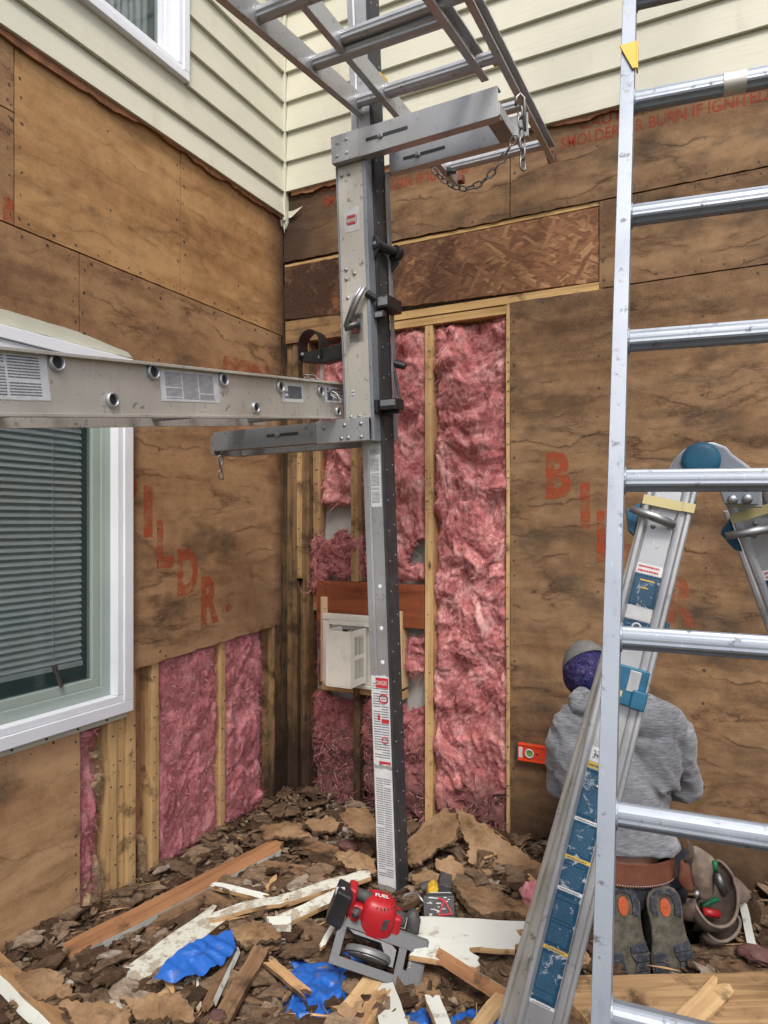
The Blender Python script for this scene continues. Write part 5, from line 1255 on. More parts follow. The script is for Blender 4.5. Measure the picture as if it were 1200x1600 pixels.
SCR = []
for i in range(46):
    for _ in range(60):
        x = rnd.uniform(.12, 2.6); y = -rnd.uniform(.12, 2.0); p = proj((x, y, .1))
        if 20 < p[0] < 860 and 1290 < p[1] < 1610 and not bare(x, y) and not (500 < p[0] < 720 and p[1] > 1370): break
    L = rnd.uniform(.05, .16); wd_ = rnd.uniform(.008, .03); an = rnd.uniform(0, 3.14); mm = MB(); s = rnd.random() * 9; K = 8; c = Vector((x, y, top_h(x, y) + .012)); R_ = Euler((rnd.gauss(0, .15), rnd.gauss(0, .12), an)).to_matrix()
    for q in range(K + 1):
        t = q / K; w_ = wd_ * (min(1, t * rnd.uniform(3, 7)) * min(1, (1 - t) * rnd.uniform(2, 6)) * .9 + .1) * rnd.uniform(.85, 1.1)
        for (yy, zz) in ((-w_ / 2, .004), (w_ / 2, .004), (w_ / 2, -.004), (-w_ / 2, -.004)): mm.v.append(tuple(c + R_ @ Vector(((t - .5) * L, yy + .004 * fb((t * 2, s, 0), 2), zz))))
    for q in range(K):
        for j in range(4): mm.f.append([q * 4 + j, q * 4 + (j + 1) % 4, q * 4 + 4 + (j + 1) % 4, q * 4 + 4 + j]); mm.m.append(1 if j else 0)
    mm.f += [[0, 1, 2, 3], [K * 4, K * 4 + 1, K * 4 + 2, K * 4 + 3]]; mm.m += [1, 1]
    kind_ = i % 3; SCR.append(tag(mm.build('wood_scrap', [M[('paint_old', 'raw_x', 'raw_brown')[kind_]], M['raw_x' if kind_ < 2 else 'raw_brown']]), ['small white painted scrap lying loose in the brown debris', 'small tan wood sliver lying loose in the brown debris', 'small dark brown wood sliver lying loose in the debris'][kind_], 'wood scrap', ['small white painted scraps in the debris', 'small tan wood slivers in the debris', 'small dark wood slivers in the debris'][kind_]))

LM = (('foot of the pole', 612, 1395), ('folded blue tarp', 305, 1495), ('crumpled blue tarp', 490, 1545), ('tip of the long batten', 436, 1322), ('lower end of the long batten', 115, 1488), ('middle of the long batten', 275, 1405), ('bottom left corner', 30, 1590), ('speckled white plank', 250, 1480), ('saw battery', 530, 1415), ('open studs below the vent', 520, 1300), ('large sloping sheet', 790, 1340), ('broad white board', 740, 1460), ('bare stud in the left wall', 350, 1310), ('brown stick', 375, 1550))
def ordn(i): return ('nearest', 'second nearest', 'third nearest', 'fourth nearest', 'fifth nearest', 'sixth nearest', 'seventh nearest')[min(i, 6)]
cells = {}
for o in SCR:
    v0 = o.data.vertices[16].co; q = proj(v0); dd = sorted((math.hypot(q[0] - a, q[1] - b), nm) for nm, a, b in LM); cells.setdefault((o['label'], dd[0][1]), []).append((dd[0][0], o.name))
for (lab, nm), l in cells.items():
    for i, (_, on) in enumerate(sorted(l)): bpy.data.objects[on]['label'] = lab.split(' lying')[0] + ', ' + ordn(i) + ' to the ' + nm

# sheets of broken fibreboard
def sheet(label, pts, three, th=.012, name='broken_sheathing', mat='broken', warp=.01, group='broken sheets of brown fibreboard heaped by the pole'):
    A, B, C_ = [P(*q) for q in three]; n = (B - A).cross(C_ - A).normalized()
    if n.z < 0: n = -n
    w3 = [hit(x, y, A, n) for x, y in pts]; c = sum(w3, Vector()) / len(w3); e1 = (w3[1] - w3[0]).normalized(); e2 = n.cross(e1)
    poly = jag([((p - c).dot(e1), (p - c).dot(e2)) for p in w3], .015, .008, rnd.random() * 20)
    m = MB(); bm = bmesh.new(); s = rnd.random() * 40; th = th * .75
    vs = [bm.verts.new((x, y, 0)) for x, y in poly]; bm.faces.new(vs); bmesh.ops.triangulate(bm, faces=bm.faces[:])
    for _ in range(3): bmesh.ops.subdivide_edges(bm, edges=[e for e in bm.edges if e.calc_length() > .035], cuts=1, use_grid_fill=False); bmesh.ops.triangulate(bm, faces=bm.faces[:])
    bm.verts.ensure_lookup_table(); bm.verts.index_update(); N0 = len(bm.verts)
    W3 = lambda v, dz: c + e1 * v.co.x + e2 * v.co.y + n * (dz + warp * fb((v.co.x, v.co.y, s), 4) + (.004 * (1 if noise.noise(Vector((v.co.x * 9, v.co.y * 9, s))) > .1 else 0) + .002 * fb((v.co.x, v.co.y, s), 30) if dz == 0 else 0))
    m.v = [tuple(W3(v, 0)) for v in bm.verts] + [tuple(W3(v, -th * (1 + .5 * fb((v.co.x, v.co.y, s + 3), 20)))) for v in bm.verts]
    for f in bm.faces:
        ix = [v.index for v in f.verts]; m.f.append(ix); m.m.append(0); m.f.append([i + N0 for i in ix[::-1]]); m.m.append(0)
    for e in bm.edges:
        if e.is_boundary: a, b = e.verts[0].index, e.verts[1].index; m.f.append([a, b, b + N0, a + N0]); m.m.append(1)
    bm.free(); o = m.build(name, [M[mat], M['layers']])
    return tag(o, label, 'broken board', group)
r4 = lambda l: [(480 + x / 3.158, 1200 + y / 3.158) for x, y in l]
sheet('large torn fibreboard sheet sloping down to the right beside the ladder leg', r4([(735, 200), (800, 225), (940, 330), (1060, 410), (1175, 500), (1180, 560), (1120, 640), (1040, 660), (880, 600), (830, 500), (780, 430), (800, 380), (740, 300)]), ((713, 1263, 2.94), (852, 1377, 2.62), (809, 1406, 2.54)))
sheet('tilted fibreboard sheet leaning up beside the black side of the pole', r4([(496, 355), (560, 300), (680, 190), (750, 260), (730, 360), (640, 400), (560, 480), (496, 478)]), ((638, 1312, 2.91), (695, 1260, 3.0), (657, 1352, 2.72)), .016)
sheet('crumbling layered fibreboard chunk under the large sloping sheet', r4([(725, 570), (800, 535), (870, 560), (1000, 640), (1160, 700), (1150, 770), (1000, 730), (850, 735), (760, 640)]), ((709, 1380, 2.56), (850, 1430, 2.42), (760, 1400, 2.50)), .04, warp=.03)
sheet('small curled fibreboard flap between the two leaning sheets', r4([(635, 450), (720, 435), (800, 520), (780, 560), (720, 610), (690, 560), (640, 500)]), ((681, 1342, 2.72), (733, 1364, 2.64), (708, 1393, 2.58)), .012, warp=.03)
sheet('pale fibreboard scrap standing against the left of the pole', r4([(165, 240), (205, 190), (285, 196), (335, 230), (336, 350), (240, 325), (200, 300)]), ((532, 1276, 2.95), (569, 1262, 3.02), (560, 1302, 2.86)), .014, warp=.02)
sheet('rotten brown slab behind the saw motor', r4([(140, 420), (260, 410), (336, 440), (330, 520), (240, 500), (150, 470)]), ((524, 1333, 2.80), (586, 1340, 2.75), (556, 1360, 2.70)), .02, warp=.02)
sheet('dark layered slab under the white boards right of the saw', r4([(800, 880), (1050, 880), (1090, 960), (1020, 1080), (860, 1010), (810, 950)]), ((733, 1479, 2.32), (825, 1504, 2.22), (752, 1520, 2.20)), .03, warp=.03, mat='scrap')
sheet('torn brown slab below the saw plate', r4([(420, 1060), (560, 960), (700, 980), (860, 1090), (840, 1140), (620, 1120), (560, 1160), (430, 1110)]), ((613, 1536, 2.15), (752, 1545, 2.12), (660, 1505, 2.26)), .03, warp=.03)
sheet('pale scrap of fibreboard beside the tilted sheet, near the yellow tool', r4([(510, 530), (600, 505), (680, 520), (620, 570), (530, 590)]), ((641, 1368, 2.66), (695, 1365, 2.66), (676, 1380, 2.60)), .014)
for i, (cx_, cy_, w0, h0) in enumerate(((60, 1540, 62, 32), (250, 1575, 55, 26), (160, 1590, 60, 30), (445, 1300, 40, 16), (500, 1285, 30, 14), (400, 1455, 45, 20), (545, 1575, 30, 16), (880, 1500, 40, 22), (1120, 1580, 40, 20))):
    if i == 8: continue
    pts = [(cx_ + w0 * max(-.85, min(.85, 1.3 * math.cos(t))) * rnd.uniform(.6, 1.2) + h0 * .5 * math.sin(t), cy_ + h0 * max(-.8, min(.8, 1.3 * math.sin(t))) * rnd.uniform(.6, 1.15) - h0 * .25 * math.cos(t)) for t in [j * 2 * math.pi / 9 + .3 for j in range(9)]]
    d0 = (CZ - .16) * 1080 / (cy_ - 815); d1 = (CZ - .15) * 1080 / (cy_ + h0 - 815); d2 = (CZ - .17) * 1080 / (cy_ - h0 - 815)
    sheet(['curled slab near the lower left corner', 'flat light brown slab at the bottom left of the photo', 'ragged slab at the bottom edge, left of the brown stick', 'small slab near the wall corner', 'small brown slab under the vent', 'brown curled slab between the long batten and the saw', 'brown slab covering the tarp under the saw', 'brown slab behind the blue labelled ladder leg'][i],
          pts, ((cx_, cy_, d0), (cx_ + w0 * .5, cy_ + h0, d1), (cx_ - w0, cy_ - h0, d2 * 1.0)), .018, warp=.03, group='ragged slabs of rotten board on the ground')

# pink scraps
def lump(name, label, px, py, z, rx, ry, rz, mat):
    c = PG(px, py, z); m = MB(); nu, nv = 36, 20
    for j in range(nv + 1):
        for i in range(nu):
            a = 2 * math.pi * i / nu; b = math.pi * j / nv; d = Vector((math.cos(a) * math.sin(b), math.sin(a) * math.sin(b), math.cos(b)))
            q = 1 + .26 * noise.fractal(d * 2.2 + Vector((px, 0, 0)), .8, 2.1, 5); m.v.append(tuple(c + Vector((d.x * rx * q, d.y * ry * q, d.z * rz * q))))
    for j in range(nv):
        for i in range(nu): m.f.append([j * nu + i, j * nu + (i + 1) % nu, (j + 1) * nu + (i + 1) % nu, (j + 1) * nu + i]); m.m.append(0)
    return tag(m.build(name, M[mat], smooth=True), label, 'insulation scrap', 'pink insulation scraps in the debris')
lump('insulation_scrap', 'pink tuft lying left of the pole foot', 545, 1322, .13, .045, .03, .02, 'ins_right')
lump('insulation_scrap', 'pink wad squeezed between the sloping sheet and the ladder leg', 838, 1400, .19, .055, .04, .05, 'ins_clean')
lump('insulation_scrap', 'pink tuft under the white stick at the right edge', 1185, 1492, .11, .06, .04, .018, 'ins_right')
lump('insulation_scrap', 'tiny pink tuft near the bottom left sticks', 340, 1588, .16, .025, .02, .014, 'ins_dirty')

# ---------------------------------------------------------------- blue tarp
k = N('blue tarp', .38, spec=.55); v = k.co(); k.color(k.mix(k.rng(k.noise(v, 26, 6, .7), .56, .70, 0, .75), (.014, .105, .42), (.12, .09, .065))); k.bump(k.noise(v, 45, 5, .6, .8), .4, .006); M['tarp'] = k.mat
TP = thing('tarp', 'crumpled blue plastic tarp lying beneath the debris around the saw', 'tarp', PG(600, 1580, .1))
m = MB(); q = [PG(415, 1625, .1), PG(840, 1625, .1), PG(760, 1450, .1), PG(440, 1480, .1)]; na, nb = 150, 90
for i in range(na + 1):
    for j in range(nb + 1):
        s_, t_ = i / na, j / nb; p = (q[0] * (1 - s_) + q[1] * s_) * (1 - t_) + (q[3] * (1 - s_) + q[2] * s_) * t_
        e = sum(bare(p.x + dx, p.y + dy, .12) for dx, dy in ((0, 0), (.018, 0), (-.018, 0), (0, .018), (0, -.018))) / 5
        rd = 1 - abs(noise.noise(Vector((p.x * 13, p.y * 13, 2)) + noise.noise_vector(Vector((p.x * 6, p.y * 6, 1))) * .8)) * 2; rd2 = 1 - abs(noise.noise(Vector((p.x * 30, p.y * 30, 7)))) * 2
        m.v.append((p.x, p.y, ground_h(p.x, p.y) + .006 + e * .042 + rd * .018 + rd2 * .006))
for i in range(na):
    for j in range(nb): a = i * (nb + 1) + j; m.f.append([a, a + nb + 1, a + nb + 2, a + 1]); m.m.append(0)
m.build('tarp_sheet', M['tarp'], TP, smooth=True)
m = MB(); fl = [(240, 1534), (262, 1500), (296, 1476), (330, 1462), (362, 1455), (372, 1482), (345, 1508), (312, 1525), (275, 1532)]
zf = [.15, .17, .19, .19, .17, .165, .165, .16, .15]; fl3 = [PG(x, y, z) for (x, y), z in zip(fl, zf)]; c0 = sum(fl3, Vector()) / 9 + UP * .015
R_ = 12; A_ = 54
for r_ in range(R_ + 1):
    for a_ in range(A_):
        f_ = a_ / A_ * 9; i0 = int(f_); p = c0.lerp(fl3[i0].lerp(fl3[(i0 + 1) % 9], f_ - i0), r_ / R_)
        p = p + UP * (.010 * (1 - abs(noise.noise(Vector((p.x * 9 + p.y * 7, p.y * 22, 3)))) * 3) * min(1, r_ / 3)); m.v.append(tuple(p))
for r_ in range(R_):
    for a_ in range(A_): m.f.append([r_ * A_ + a_, r_ * A_ + (a_ + 1) % A_, (r_ + 1) * A_ + (a_ + 1) % A_, (r_ + 1) * A_ + a_]); m.m.append(0)
tag(m.build('tarp_scrap', M['tarp'], smooth=True), 'folded triangle of clean blue tarp lying on the speckled white plank', 'tarp')

# ---------------------------------------------------------------- circular saw
sc0 = P(592, 1487, 2.17)
sa = (RT * 117 - UP * 40).normalized(); sb0 = (RT * -.012 - UP * .118 - FW * .085); sb = (sb0 - sa * sb0.dot(sa)).normalized(); sn = sa.cross(sb)
sn = sn if sn.dot(CAM - sc0) > 0 else -sn
SW = thing('circular_saw', 'red and black cordless circular saw on its side, grey base plate facing out', 'saw', (sc0.x, sc0.y, .12))
def Q(x, y, z): return sc0 + sa * x + sb * y + sn * z      # x right, y down the plate, z out of the plate
M['saw_plate'] = m_metal('saw shoe grey metal', (.105, .108, .115), .5, .3, met=.4); M['saw_guard'] = m_metal('guard grey metal', (.22, .225, .235), .45, .4, met=.45)
k = N('red tool plastic', .4, spec=.5); k.color(k.mix(k.rng(k.noise(k.co(), 50, 6, .7), .56, .72, 0, .55), (.36, .012, .018), (.20, .12, .10))); k.bump(k.noise(k.co(), 120, 3), .1, .001); M['red'] = k.mat
M['grip'] = m_plain('dark grip rubber', (.045, .045, .048), .65, .2, 40, .2, dust=.25)
m = MB(); xl, xr, yt_, yb_ = -.145, .145, -.072, .072
def pb_(x0, x1, y0, y1, z0=0, z1=.004): m.fbox(sc0, sa, sb, sn, x0, x1, y0, y1, z0, z1)
m.prism([Q(xl + .03, yt_, 0), Q(xr, yt_, 0), Q(xr, -.030, 0), Q(.02, -.030, 0), Q(-.04, -.036, 0), Q(-.115, -.036, 0), Q(xl, -.036, 0), Q(xl, yt_ + .035, 0)], sn, .004)
m.prism([Q(xl, -.0359, 0), Q(-.118, -.0359, 0), Q(-.118, .045, 0), Q(xl, .045, 0)], sn, .004)
m.prism([Q(xl, .0451, 0), Q(.060, .0451, 0), Q(.060, yb_, 0), Q(xl, yb_, 0)], sn, .004)
m.prism([Q(.0601, -.0299, 0), Q(.085, -.0299, 0), Q(.085, yb_, 0), Q(.0601, yb_, 0)], sn, .004)
m.prism([Q(.0851, .025, 0), Q(.0970, .025, 0), Q(.0970, yb_, 0), Q(.0851, yb_, 0)], sn, .004)
m.prism([Q(.0971, -.0299, 0), Q(xr, -.0299, 0), Q(xr, yb_, 0), Q(.0971, yb_, 0)], sn, .004)
m.fbox(sc0, sa, sb, sn, xr + .0002, xr + .004, yt_, yb_, -.012, .006); m.fbox(sc0, sa, sb, sn, xl + .03, xr, yt_ - .004, yt_ - .0002, -.010, .006)
m.build('base_plate', M['saw_plate'], SW, bevel=.001)
m = MB(); gd = (sb * 1 + sn * .05).normalized()
m.lathe(Q(-.030, .012, -.012), -gd, [(0, .010), (.010, .010), (.012, .0085), (.060, .0085), (.070, .006), (.0745, -.002), (.0735, -.012), (0, -.012)], 48); m.build('blade_guard', M['saw_guard'], SW, smooth=False, bevel=.001)
m = MB(); m.lathe(Q(-.030, .026, -.012), -gd, [(0, .0), (.064, .0), (.064, -.002), (0, -.002)], 40); m.build('blade', M['alu_dull'], SW)
m = MB(); m.prism([Q(-.115, -.036, -.002), Q(.03, -.034, -.002), Q(.055, -.02, -.002), Q(.055, .03, -.002), Q(.04, .03, -.002), Q(.0, -.024, -.002), Q(-.09, -.024, -.002)], -sn, .05); m.build('upper_guard', M['steel_dark'], SW, bevel=.002)
def rbox(name, mat, c, size, bev, rot=None, seg=4):
    m = MB(); R0 = Matrix((sa, -sb, sn)).transposed()
    if rot: R0 = R0 @ rot
    m.box(c, size, R0); return m.build(name, mat, SW, bevel=bev, seg=seg)
# frame: x = sa, y = -sb (up along the plate), z = sn (towards viewer)
m = MB(); hc_ = P(592, 1424, 2.23); up_ = (UP + RT * .22 - FW * .1).normalized()
fwd_ = up_.cross(sa).normalized(); pr = [(-.066, .044), (-.060, .052), (-.030, .056), (.0, .057), (.022, .055), (.036, .050), (.045, .042), (.0505, .030), (.0525, .012)]
k0 = 0; nn_ = 40
for (h_, r_) in pr:
    for i in range(nn_):
        t = 2 * math.pi * i / nn_; cx_, sy_ = math.cos(t), math.sin(t); e_ = .62
        m.v.append(tuple(hc_ + up_ * h_ + sa * (abs(cx_) ** e_ * (1 if cx_ > 0 else -1) * r_ * 1.02) + fwd_ * (abs(sy_) ** e_ * (1 if sy_ > 0 else -1) * r_ * .92)))
for j_ in range(len(pr) - 1):
    for i in range(nn_): m.f.append([j_ * nn_ + i, j_ * nn_ + (i + 1) % nn_, (j_ + 1) * nn_ + (i + 1) % nn_, (j_ + 1) * nn_ + i]); m.m.append(0)
m.f.append(list(range(nn_))[::-1]); m.m.append(0); m.f.append([(len(pr) - 1) * nn_ + i for i in range(nn_)]); m.m.append(0)
motor = m.build('motor_housing', M['red'], SW, bevel=.001)
m = MB(); R1 = Matrix((sa, up_.cross(sa).normalized() * -1, up_)).transposed()
m.box(hc_ + sa * -.060 - up_ * .018, (.085, .055, .060), R1); m.box(hc_ + sa * .048 - up_ * .016, (.058, .066, .070), R1); m.box(hc_ + sa * -.078 - up_ * .035, (.030, .070, .060), R1); each(m, 'body', M['red'], SW, bevel=.011, seg=4)
m = MB(); m.box(hc_ + sa * .010 - up_ * .062, (.14, .06, .018), R1); m.build('gear_case', M['saw_guard'], SW, bevel=.006)
m = MB(); m.box(hc_ + sa * -.097 + up_ * .015, (.030, .06, .09), R1); m.build('battery_mount', M['red'], SW, bevel=.01, seg=4)
bc = P(531, 1412, 2.20)
m = MB(); m.box(bc, (.052, .075, .118), R1 @ Matrix.Rotation(.16, 3, 'Y')); m.build('battery', M['black'], SW, bevel=.008, seg=4)
vd = (CAM - bc).normalized(); m = MB(); va = (RT - vd * RT.dot(vd)).normalized(); vb = vd.cross(va); vb = vb if vb.z > 0 else -vb
m.fbox(bc + vd * .044, va, vb, vd, -.014, .015, .022, .046, 0, .001); m.build('battery_label', M['alu_dull'], SW)
m = MB(); m.fbox(bc + vd * .044, va, vb, vd, -.0, .009, .026, .042, .0012, .0018); m.build('battery_mark', M['ink_red'], SW)
m = MB(); m.tube([hc_ + sa * -.085 + up_ * .035, hc_ + sa * -.05 + up_ * .034, hc_ + sa * -.015 + up_ * .030], [.017, .019, .017], 14); m.tube([hc_ + sa * -.075 + up_ * .012 - FW * .05, hc_ + sa * -.075 - up_ * .012 - FW * .052], .012, 12); m.build('switch_grip', M['grip'], SW, smooth=True)
m = MB(); g0_ = hc_ + sa * .075
m.tube([g0_ - sa * .03 - up_ * .002, g0_ + sa * .015 - up_ * .0], [.026, .021], 16)
m.tube([g0_ + sa * .030 + up_ * .040, g0_ + sa * .042 + up_ * .012, g0_ + sa * .044 - up_ * .02, g0_ + sa * .036 - up_ * .048], [.014, .022, .023, .015], 16)
m.build('front_handle', M['grip'], SW, smooth=True)
m = MB(); m.tube([P(631, 1409, 2.24), P(630, 1402, 2.24), P(634, 1398, 2.24), P(649, 1395, 2.24), P(654, 1399, 2.22), P(663, 1411, 2.2)], .0042, 8); m.build('rafter_hook', M['galv'], SW, smooth=True)
# word on the motor cap, vents, side window
tn = up_; ta = (sa - tn * sa.dot(tn)).normalized(); tb = tn.cross(ta); tb = tb if tb.dot(FW) > 0 else -tb
m = MB(); put_text(m, 'FUEL', hc_ + up_ * .0545 + ta * -.023 - tb * .008, ta, tb, .046, .016, 0, .03); m.build('word', M['sticker'], SW, recalc=False)
m = MB()
for i in range(9):
    an = math.radians(-150 + i * 15); d = ta * math.cos(an) + tb * math.sin(an); m.box(hc_ + up_ * .040 + d * .044, (.010, .0035, .004), Matrix((d, tn.cross(d), tn)).transposed())
m.build('vent_slots', M['dark'], SW)
m = MB(); cd_ = (ta * .45 - tb * .9).normalized(); m.box(hc_ + cd_ * .0565 - up_ * .005, (.004, .024, .034), Matrix((cd_, tn.cross(cd_), tn)).transposed()); m.build('brush_cap', M['grip'], SW, bevel=.0015)
m = MB()
for i in range(8): m.fbox(sc0, sa, sb, sn, .100, .100 + (.008 if i % 2 else .005), -.028 + i * .006, -.0272 + i * .006, .0042, .0046)
m.build('scale_marks', M['sticker'], SW)
# ---- battery charger-like black box with red and white mark, and a yellow tool behind it
bp = P(686, 1418, 2.42); vd = (CAM - bp).normalized(); va = (RT - vd * RT.dot(vd)).normalized(); vb = vd.cross(va); vb = vb if vb.z > 0 else -vb
BX = thing('battery_pack', 'black box shaped battery with a red triangle mark, behind the saw handle', 'battery', bp - UP * .05)
m = MB(); m.fbox(bp, va, vb, vd, -.055, .055, -.042, .038, -.06, .0); m.fbox(bp, va, vb, vd, -.045, .05, .0385, .046, -.05, -.005)
for i in range(6): m.fbox(bp, va, vb, vd, -.060, -.0552, -.038 + i * .013, -.031 + i * .013, -.05, .002)
for i in range(6): m.fbox(bp, va, vb, vd, .0552, .060, -.038 + i * .013, -.031 + i * .013, -.05, .002)
m.build('case', M['black'], BX, bevel=.003)
m = MB(); ctr = bp + va * .018 + vb * -.002 + vd * .0015
tri = [ctr + va * -.020 - vb * .022, ctr + va * .026 - vb * .018, ctr + va * .002 + vb * .024]
for i in range(3): m.tube([tri[i], tri[(i + 1) % 3]], .0035, 6)
m.tube([ctr + va * -.02 + vb * .03, ctr + va * .002 + vb * .022], .004, 6); m.build('mark', M['ink_red'], BX)
m = MB()
for i in range(22): x_ = -.05 + rnd.uniform(0, .09); y_ = rnd.uniform(-.036, .03); m.fbox(bp, va, vb, vd, x_, x_ + rnd.uniform(.006, .018), y_, y_ + .0025, .0006, .0012)
m.build('fine_print', M['sticker'], BX)
m = MB(); m.fbox(bp, va, vb, vd, -.03, .045, .0462, .0475, -.045, -.01); m.build('top_plate', M['alu'], BX)
yp = P(680, 1384, 2.52)
YT = thing('cordless_tool', 'yellow and black cordless tool half buried behind the black battery box', 'power tool', yp - UP * .04)
m = MB(); m.prism([yp + RT * -.035 - UP * .018, yp + RT * .0 - UP * .012, yp + RT * .010 + UP * .012, yp + RT * -.008 + UP * .026, yp + RT * -.028 + UP * .012], -FW, .05); m.build('tool_body', M['yellow'], YT, bevel=.005)
m = MB(); m.box(yp + RT * .032 + UP * .002, (.045, .07, .055), Euler((.2, .3, .4)).to_matrix()); m.tube([yp + RT * -.05 - UP * .01, yp + RT * -.02 + UP * .0, yp + RT * .03 - UP * .01], .018, 12); m.build('tool_grip', M['grip'], YT, bevel=.004)
# ================================================================ KNEELING WORKER
def fuse(m, voxel, it=6, disp=None, fac=.5):
    "one continuous skin from overlapping closed pieces"
    me = bpy.data.meshes.new('tmp'); me.from_pydata(m.v, [], m.f); bm = bmesh.new(); bm.from_mesh(me); bmesh.ops.recalc_face_normals(bm, faces=bm.faces); bm.to_mesh(me); bm.free()
    o = bpy.data.objects.new('tmp', me); COL.objects.link(o)
    r = o.modifiers.new('r', 'REMESH'); r.mode = 'VOXEL'; r.voxel_size = voxel
    s = o.modifiers.new('s', 'SMOOTH'); s.iterations = it; s.factor = fac
    dg = bpy.context.evaluated_depsgraph_get(); dg.update(); out = bpy.data.meshes.new_from_object(o.evaluated_get(dg))
    bpy.data.objects.remove(o)
    if disp:
        cs = [v.co.copy() for v in out.vertices]; ns = [v.normal.copy() for v in out.vertices]
        for v, c, n_ in zip(out.vertices, cs, ns): v.co = c + n_ * disp(c, n_)
    return out
def skin(name, me, mat, parent):
    me.materials.clear(); me.materials.append(mat); me.polygons.foreach_set('use_smooth', [True] * len(me.polygons)); me.name = name
    o = bpy.data.objects.new(name, me); COL.objects.link(o); o.parent = parent; o.location = -ROOT[parent.name]; return o
def ell(m, c, axes, n=24, k=14):
    "ellipsoid; axes = three scaled vectors"
    k0 = len(m.v)
    for j in range(k + 1):
        b = math.pi * j / k
        for i in range(n):
            a = 2 * math.pi * i / n; m.v.append(tuple(c + axes[0] * (math.cos(a) * math.sin(b)) + axes[1] * (math.sin(a) * math.sin(b)) + axes[2] * math.cos(b)))
    for j in range(k):
        for i in range(n): m.f.append([k0 + j * n + i, k0 + j * n + (i + 1) % n, k0 + (j + 1) * n + (i + 1) % n, k0 + (j + 1) * n + i]); m.m.append(0)
def loft(m, rings, n=28):
    "rings: (centre, half-width vector, half-depth vector)"
    k0 = len(m.v)
    for c, a, b in rings:
        for i in range(n):
            t = 2 * math.pi * i / n; m.v.append(tuple(c + a * math.cos(t) + b * math.sin(t)))
    for j in range(len(rings) - 1):
        for i in range(n): m.f.append([k0 + j * n + i, k0 + j * n + (i + 1) % n, k0 + (j + 1) * n + (i + 1) % n, k0 + (j + 1) * n + i]); m.m.append(0)
    m.f.append([k0 + i for i in range(n)][::-1]); m.m.append(0); m.f.append([k0 + (len(rings) - 1) * n + i for i in range(n)]); m.m.append(0)
def PB(x, y, d, b=.13): return P(x, y, d - b) + FW * b      # picked on the back surface
hip = PB(990, 1378, 2.46)
PE = thing('person', 'worker in grey sweatshirt and blue patterned bandana kneeling with back to the camera', 'person', (hip.x, hip.y, 0.03))
waist = PB(987, 1325, 2.47); belly = PB(980, 1265, 2.50); chest = PB(972, 1180, 2.53); shl = PB(966, 1135, 2.56, .1); nck = P(944, 1094, 2.60); hd = P(919, 1047, 2.64)
tors = [(hip - UP * .02, .165, .125), (waist, .158, .118), (belly, .165, .118), (PB(976, 1222, 2.52), .182, .128), (chest, .192, .125), (shl, .180, .10), (P(956, 1112, 2.57), .125, .082), (nck, .062, .062)]
hands = []
SHL, SHR = P(886, 1148, 2.56), P(1052, 1138, 2.50)
ELL, ELR = P(880, 1222, 2.62), P(1066, 1228, 2.60)
WRL, WRR = P(902, 1190, 2.84), P(1000, 1205, 2.82)
KNL, KNR = P(930, 1462, 2.80), P(1052, 1462, 2.78); KNL.z = KNR.z = .12
ANL, ANR = P(985, 1425, 2.40), P(1040, 1425, 2.40)
def fingers(m, w_, d, side):
    "palm and five curled fingers; d = pointing direction, side = thumb side"
    d = d.normalized(); side = (side - d * side.dot(d)).normalized(); nn = d.cross(side).normalized()
    nn = nn if nn.y > 0 else -nn
    ell(m, w_ + d * .045, (side * .042, nn * .016, d * .055), 16, 10)
    for i, (L, off) in enumerate(((.066, .030), (.074, .010), (.070, -.011), (.056, -.030))):
        b = w_ + d * .085 + side * off; m.tube([b - d * .02, b + d * L * .45, b + d * L * .75 + nn * L * .35, b + d * L * .80 + nn * L * .75], [.0095, .009, .008, .0065], 8)
    b = w_ + d * .03 + side * .036; m.tube([b - side * .01, b + side * .022 + d * .03, b + side * .026 + d * .055 + nn * .012, b + side * .018 + d * .068 + nn * .028], [.012, .011, .0095, .008], 8)
m = MB(); loft(m, [(c, RT * a * .86, (FW * .97 + UP * .25).normalized() * b * .86) for c, a, b in tors])
for a_, b_, c_ in ((SHL, ELL, WRL), (SHR, ELR, WRR)): m.tube([a_, a_.lerp(b_, .5), b_, b_.lerp(c_, .3), c_], [.052, .046, .040, .042, .027], 14)
m.tube([nck - UP * .02, nck, hd - UP * .05], [.058, .056, .052], 16)
hf = (FW * .93 - RT * .25 - UP * .28).normalized(); hr = (RT - hf * RT.dot(hf)).normalized(); hu = hr.cross(hf); hu = hu if hu.z > 0 else -hu
ell(m, hd + hf * .012, (hr * .073, hf * .092, hu * .098)); ell(m, hd + hf * .045 - hu * .055, (hr * .050, hf * .050, hu * .052))      # skull, jaw
m.tube([hd + hf * .098 + hu * .012, hd + hf * .120 - hu * .022, hd + hf * .100 - hu * .030], [.008, .014, .010], 8)                      # nose
for s_ in (-1, 1):
    ell(m, hd + hr * (.074 * s_) - hu * .012, (hr * .010, hf * .020, hu * .030), 12, 8); ell(m, hd + hf * .088 + hr * (.031 * s_) + hu * .012, (hr * .013, hf * .010, hu * .010), 10, 8)
ell(m, hd + hf * .095 - hu * .052, (hr * .024, hf * .010, hu * .006), 12, 8); ell(m, hd + hf * .094 - hu * .062, (hr * .020, hf * .010, hu * .006), 12, 8)
fingers(m, WRL, (P(914, 1178, 2.98) - WRL), UP); fingers(m, WRR, (P(985, 1190, 2.98) - WRR), UP)
for hs, kn, an, sx in ((P(945, 1345, 2.50), KNL, ANL, -1), (P(1032, 1345, 2.50), KNR, ANR, 1)):
    m.tube([hs.lerp(kn, .2), hs.lerp(kn, .5), kn], [.070, .070, .055], 16); m.tube([kn, kn.lerp(an, .4) - UP * .0, an], [.055, .052, .036], 14)
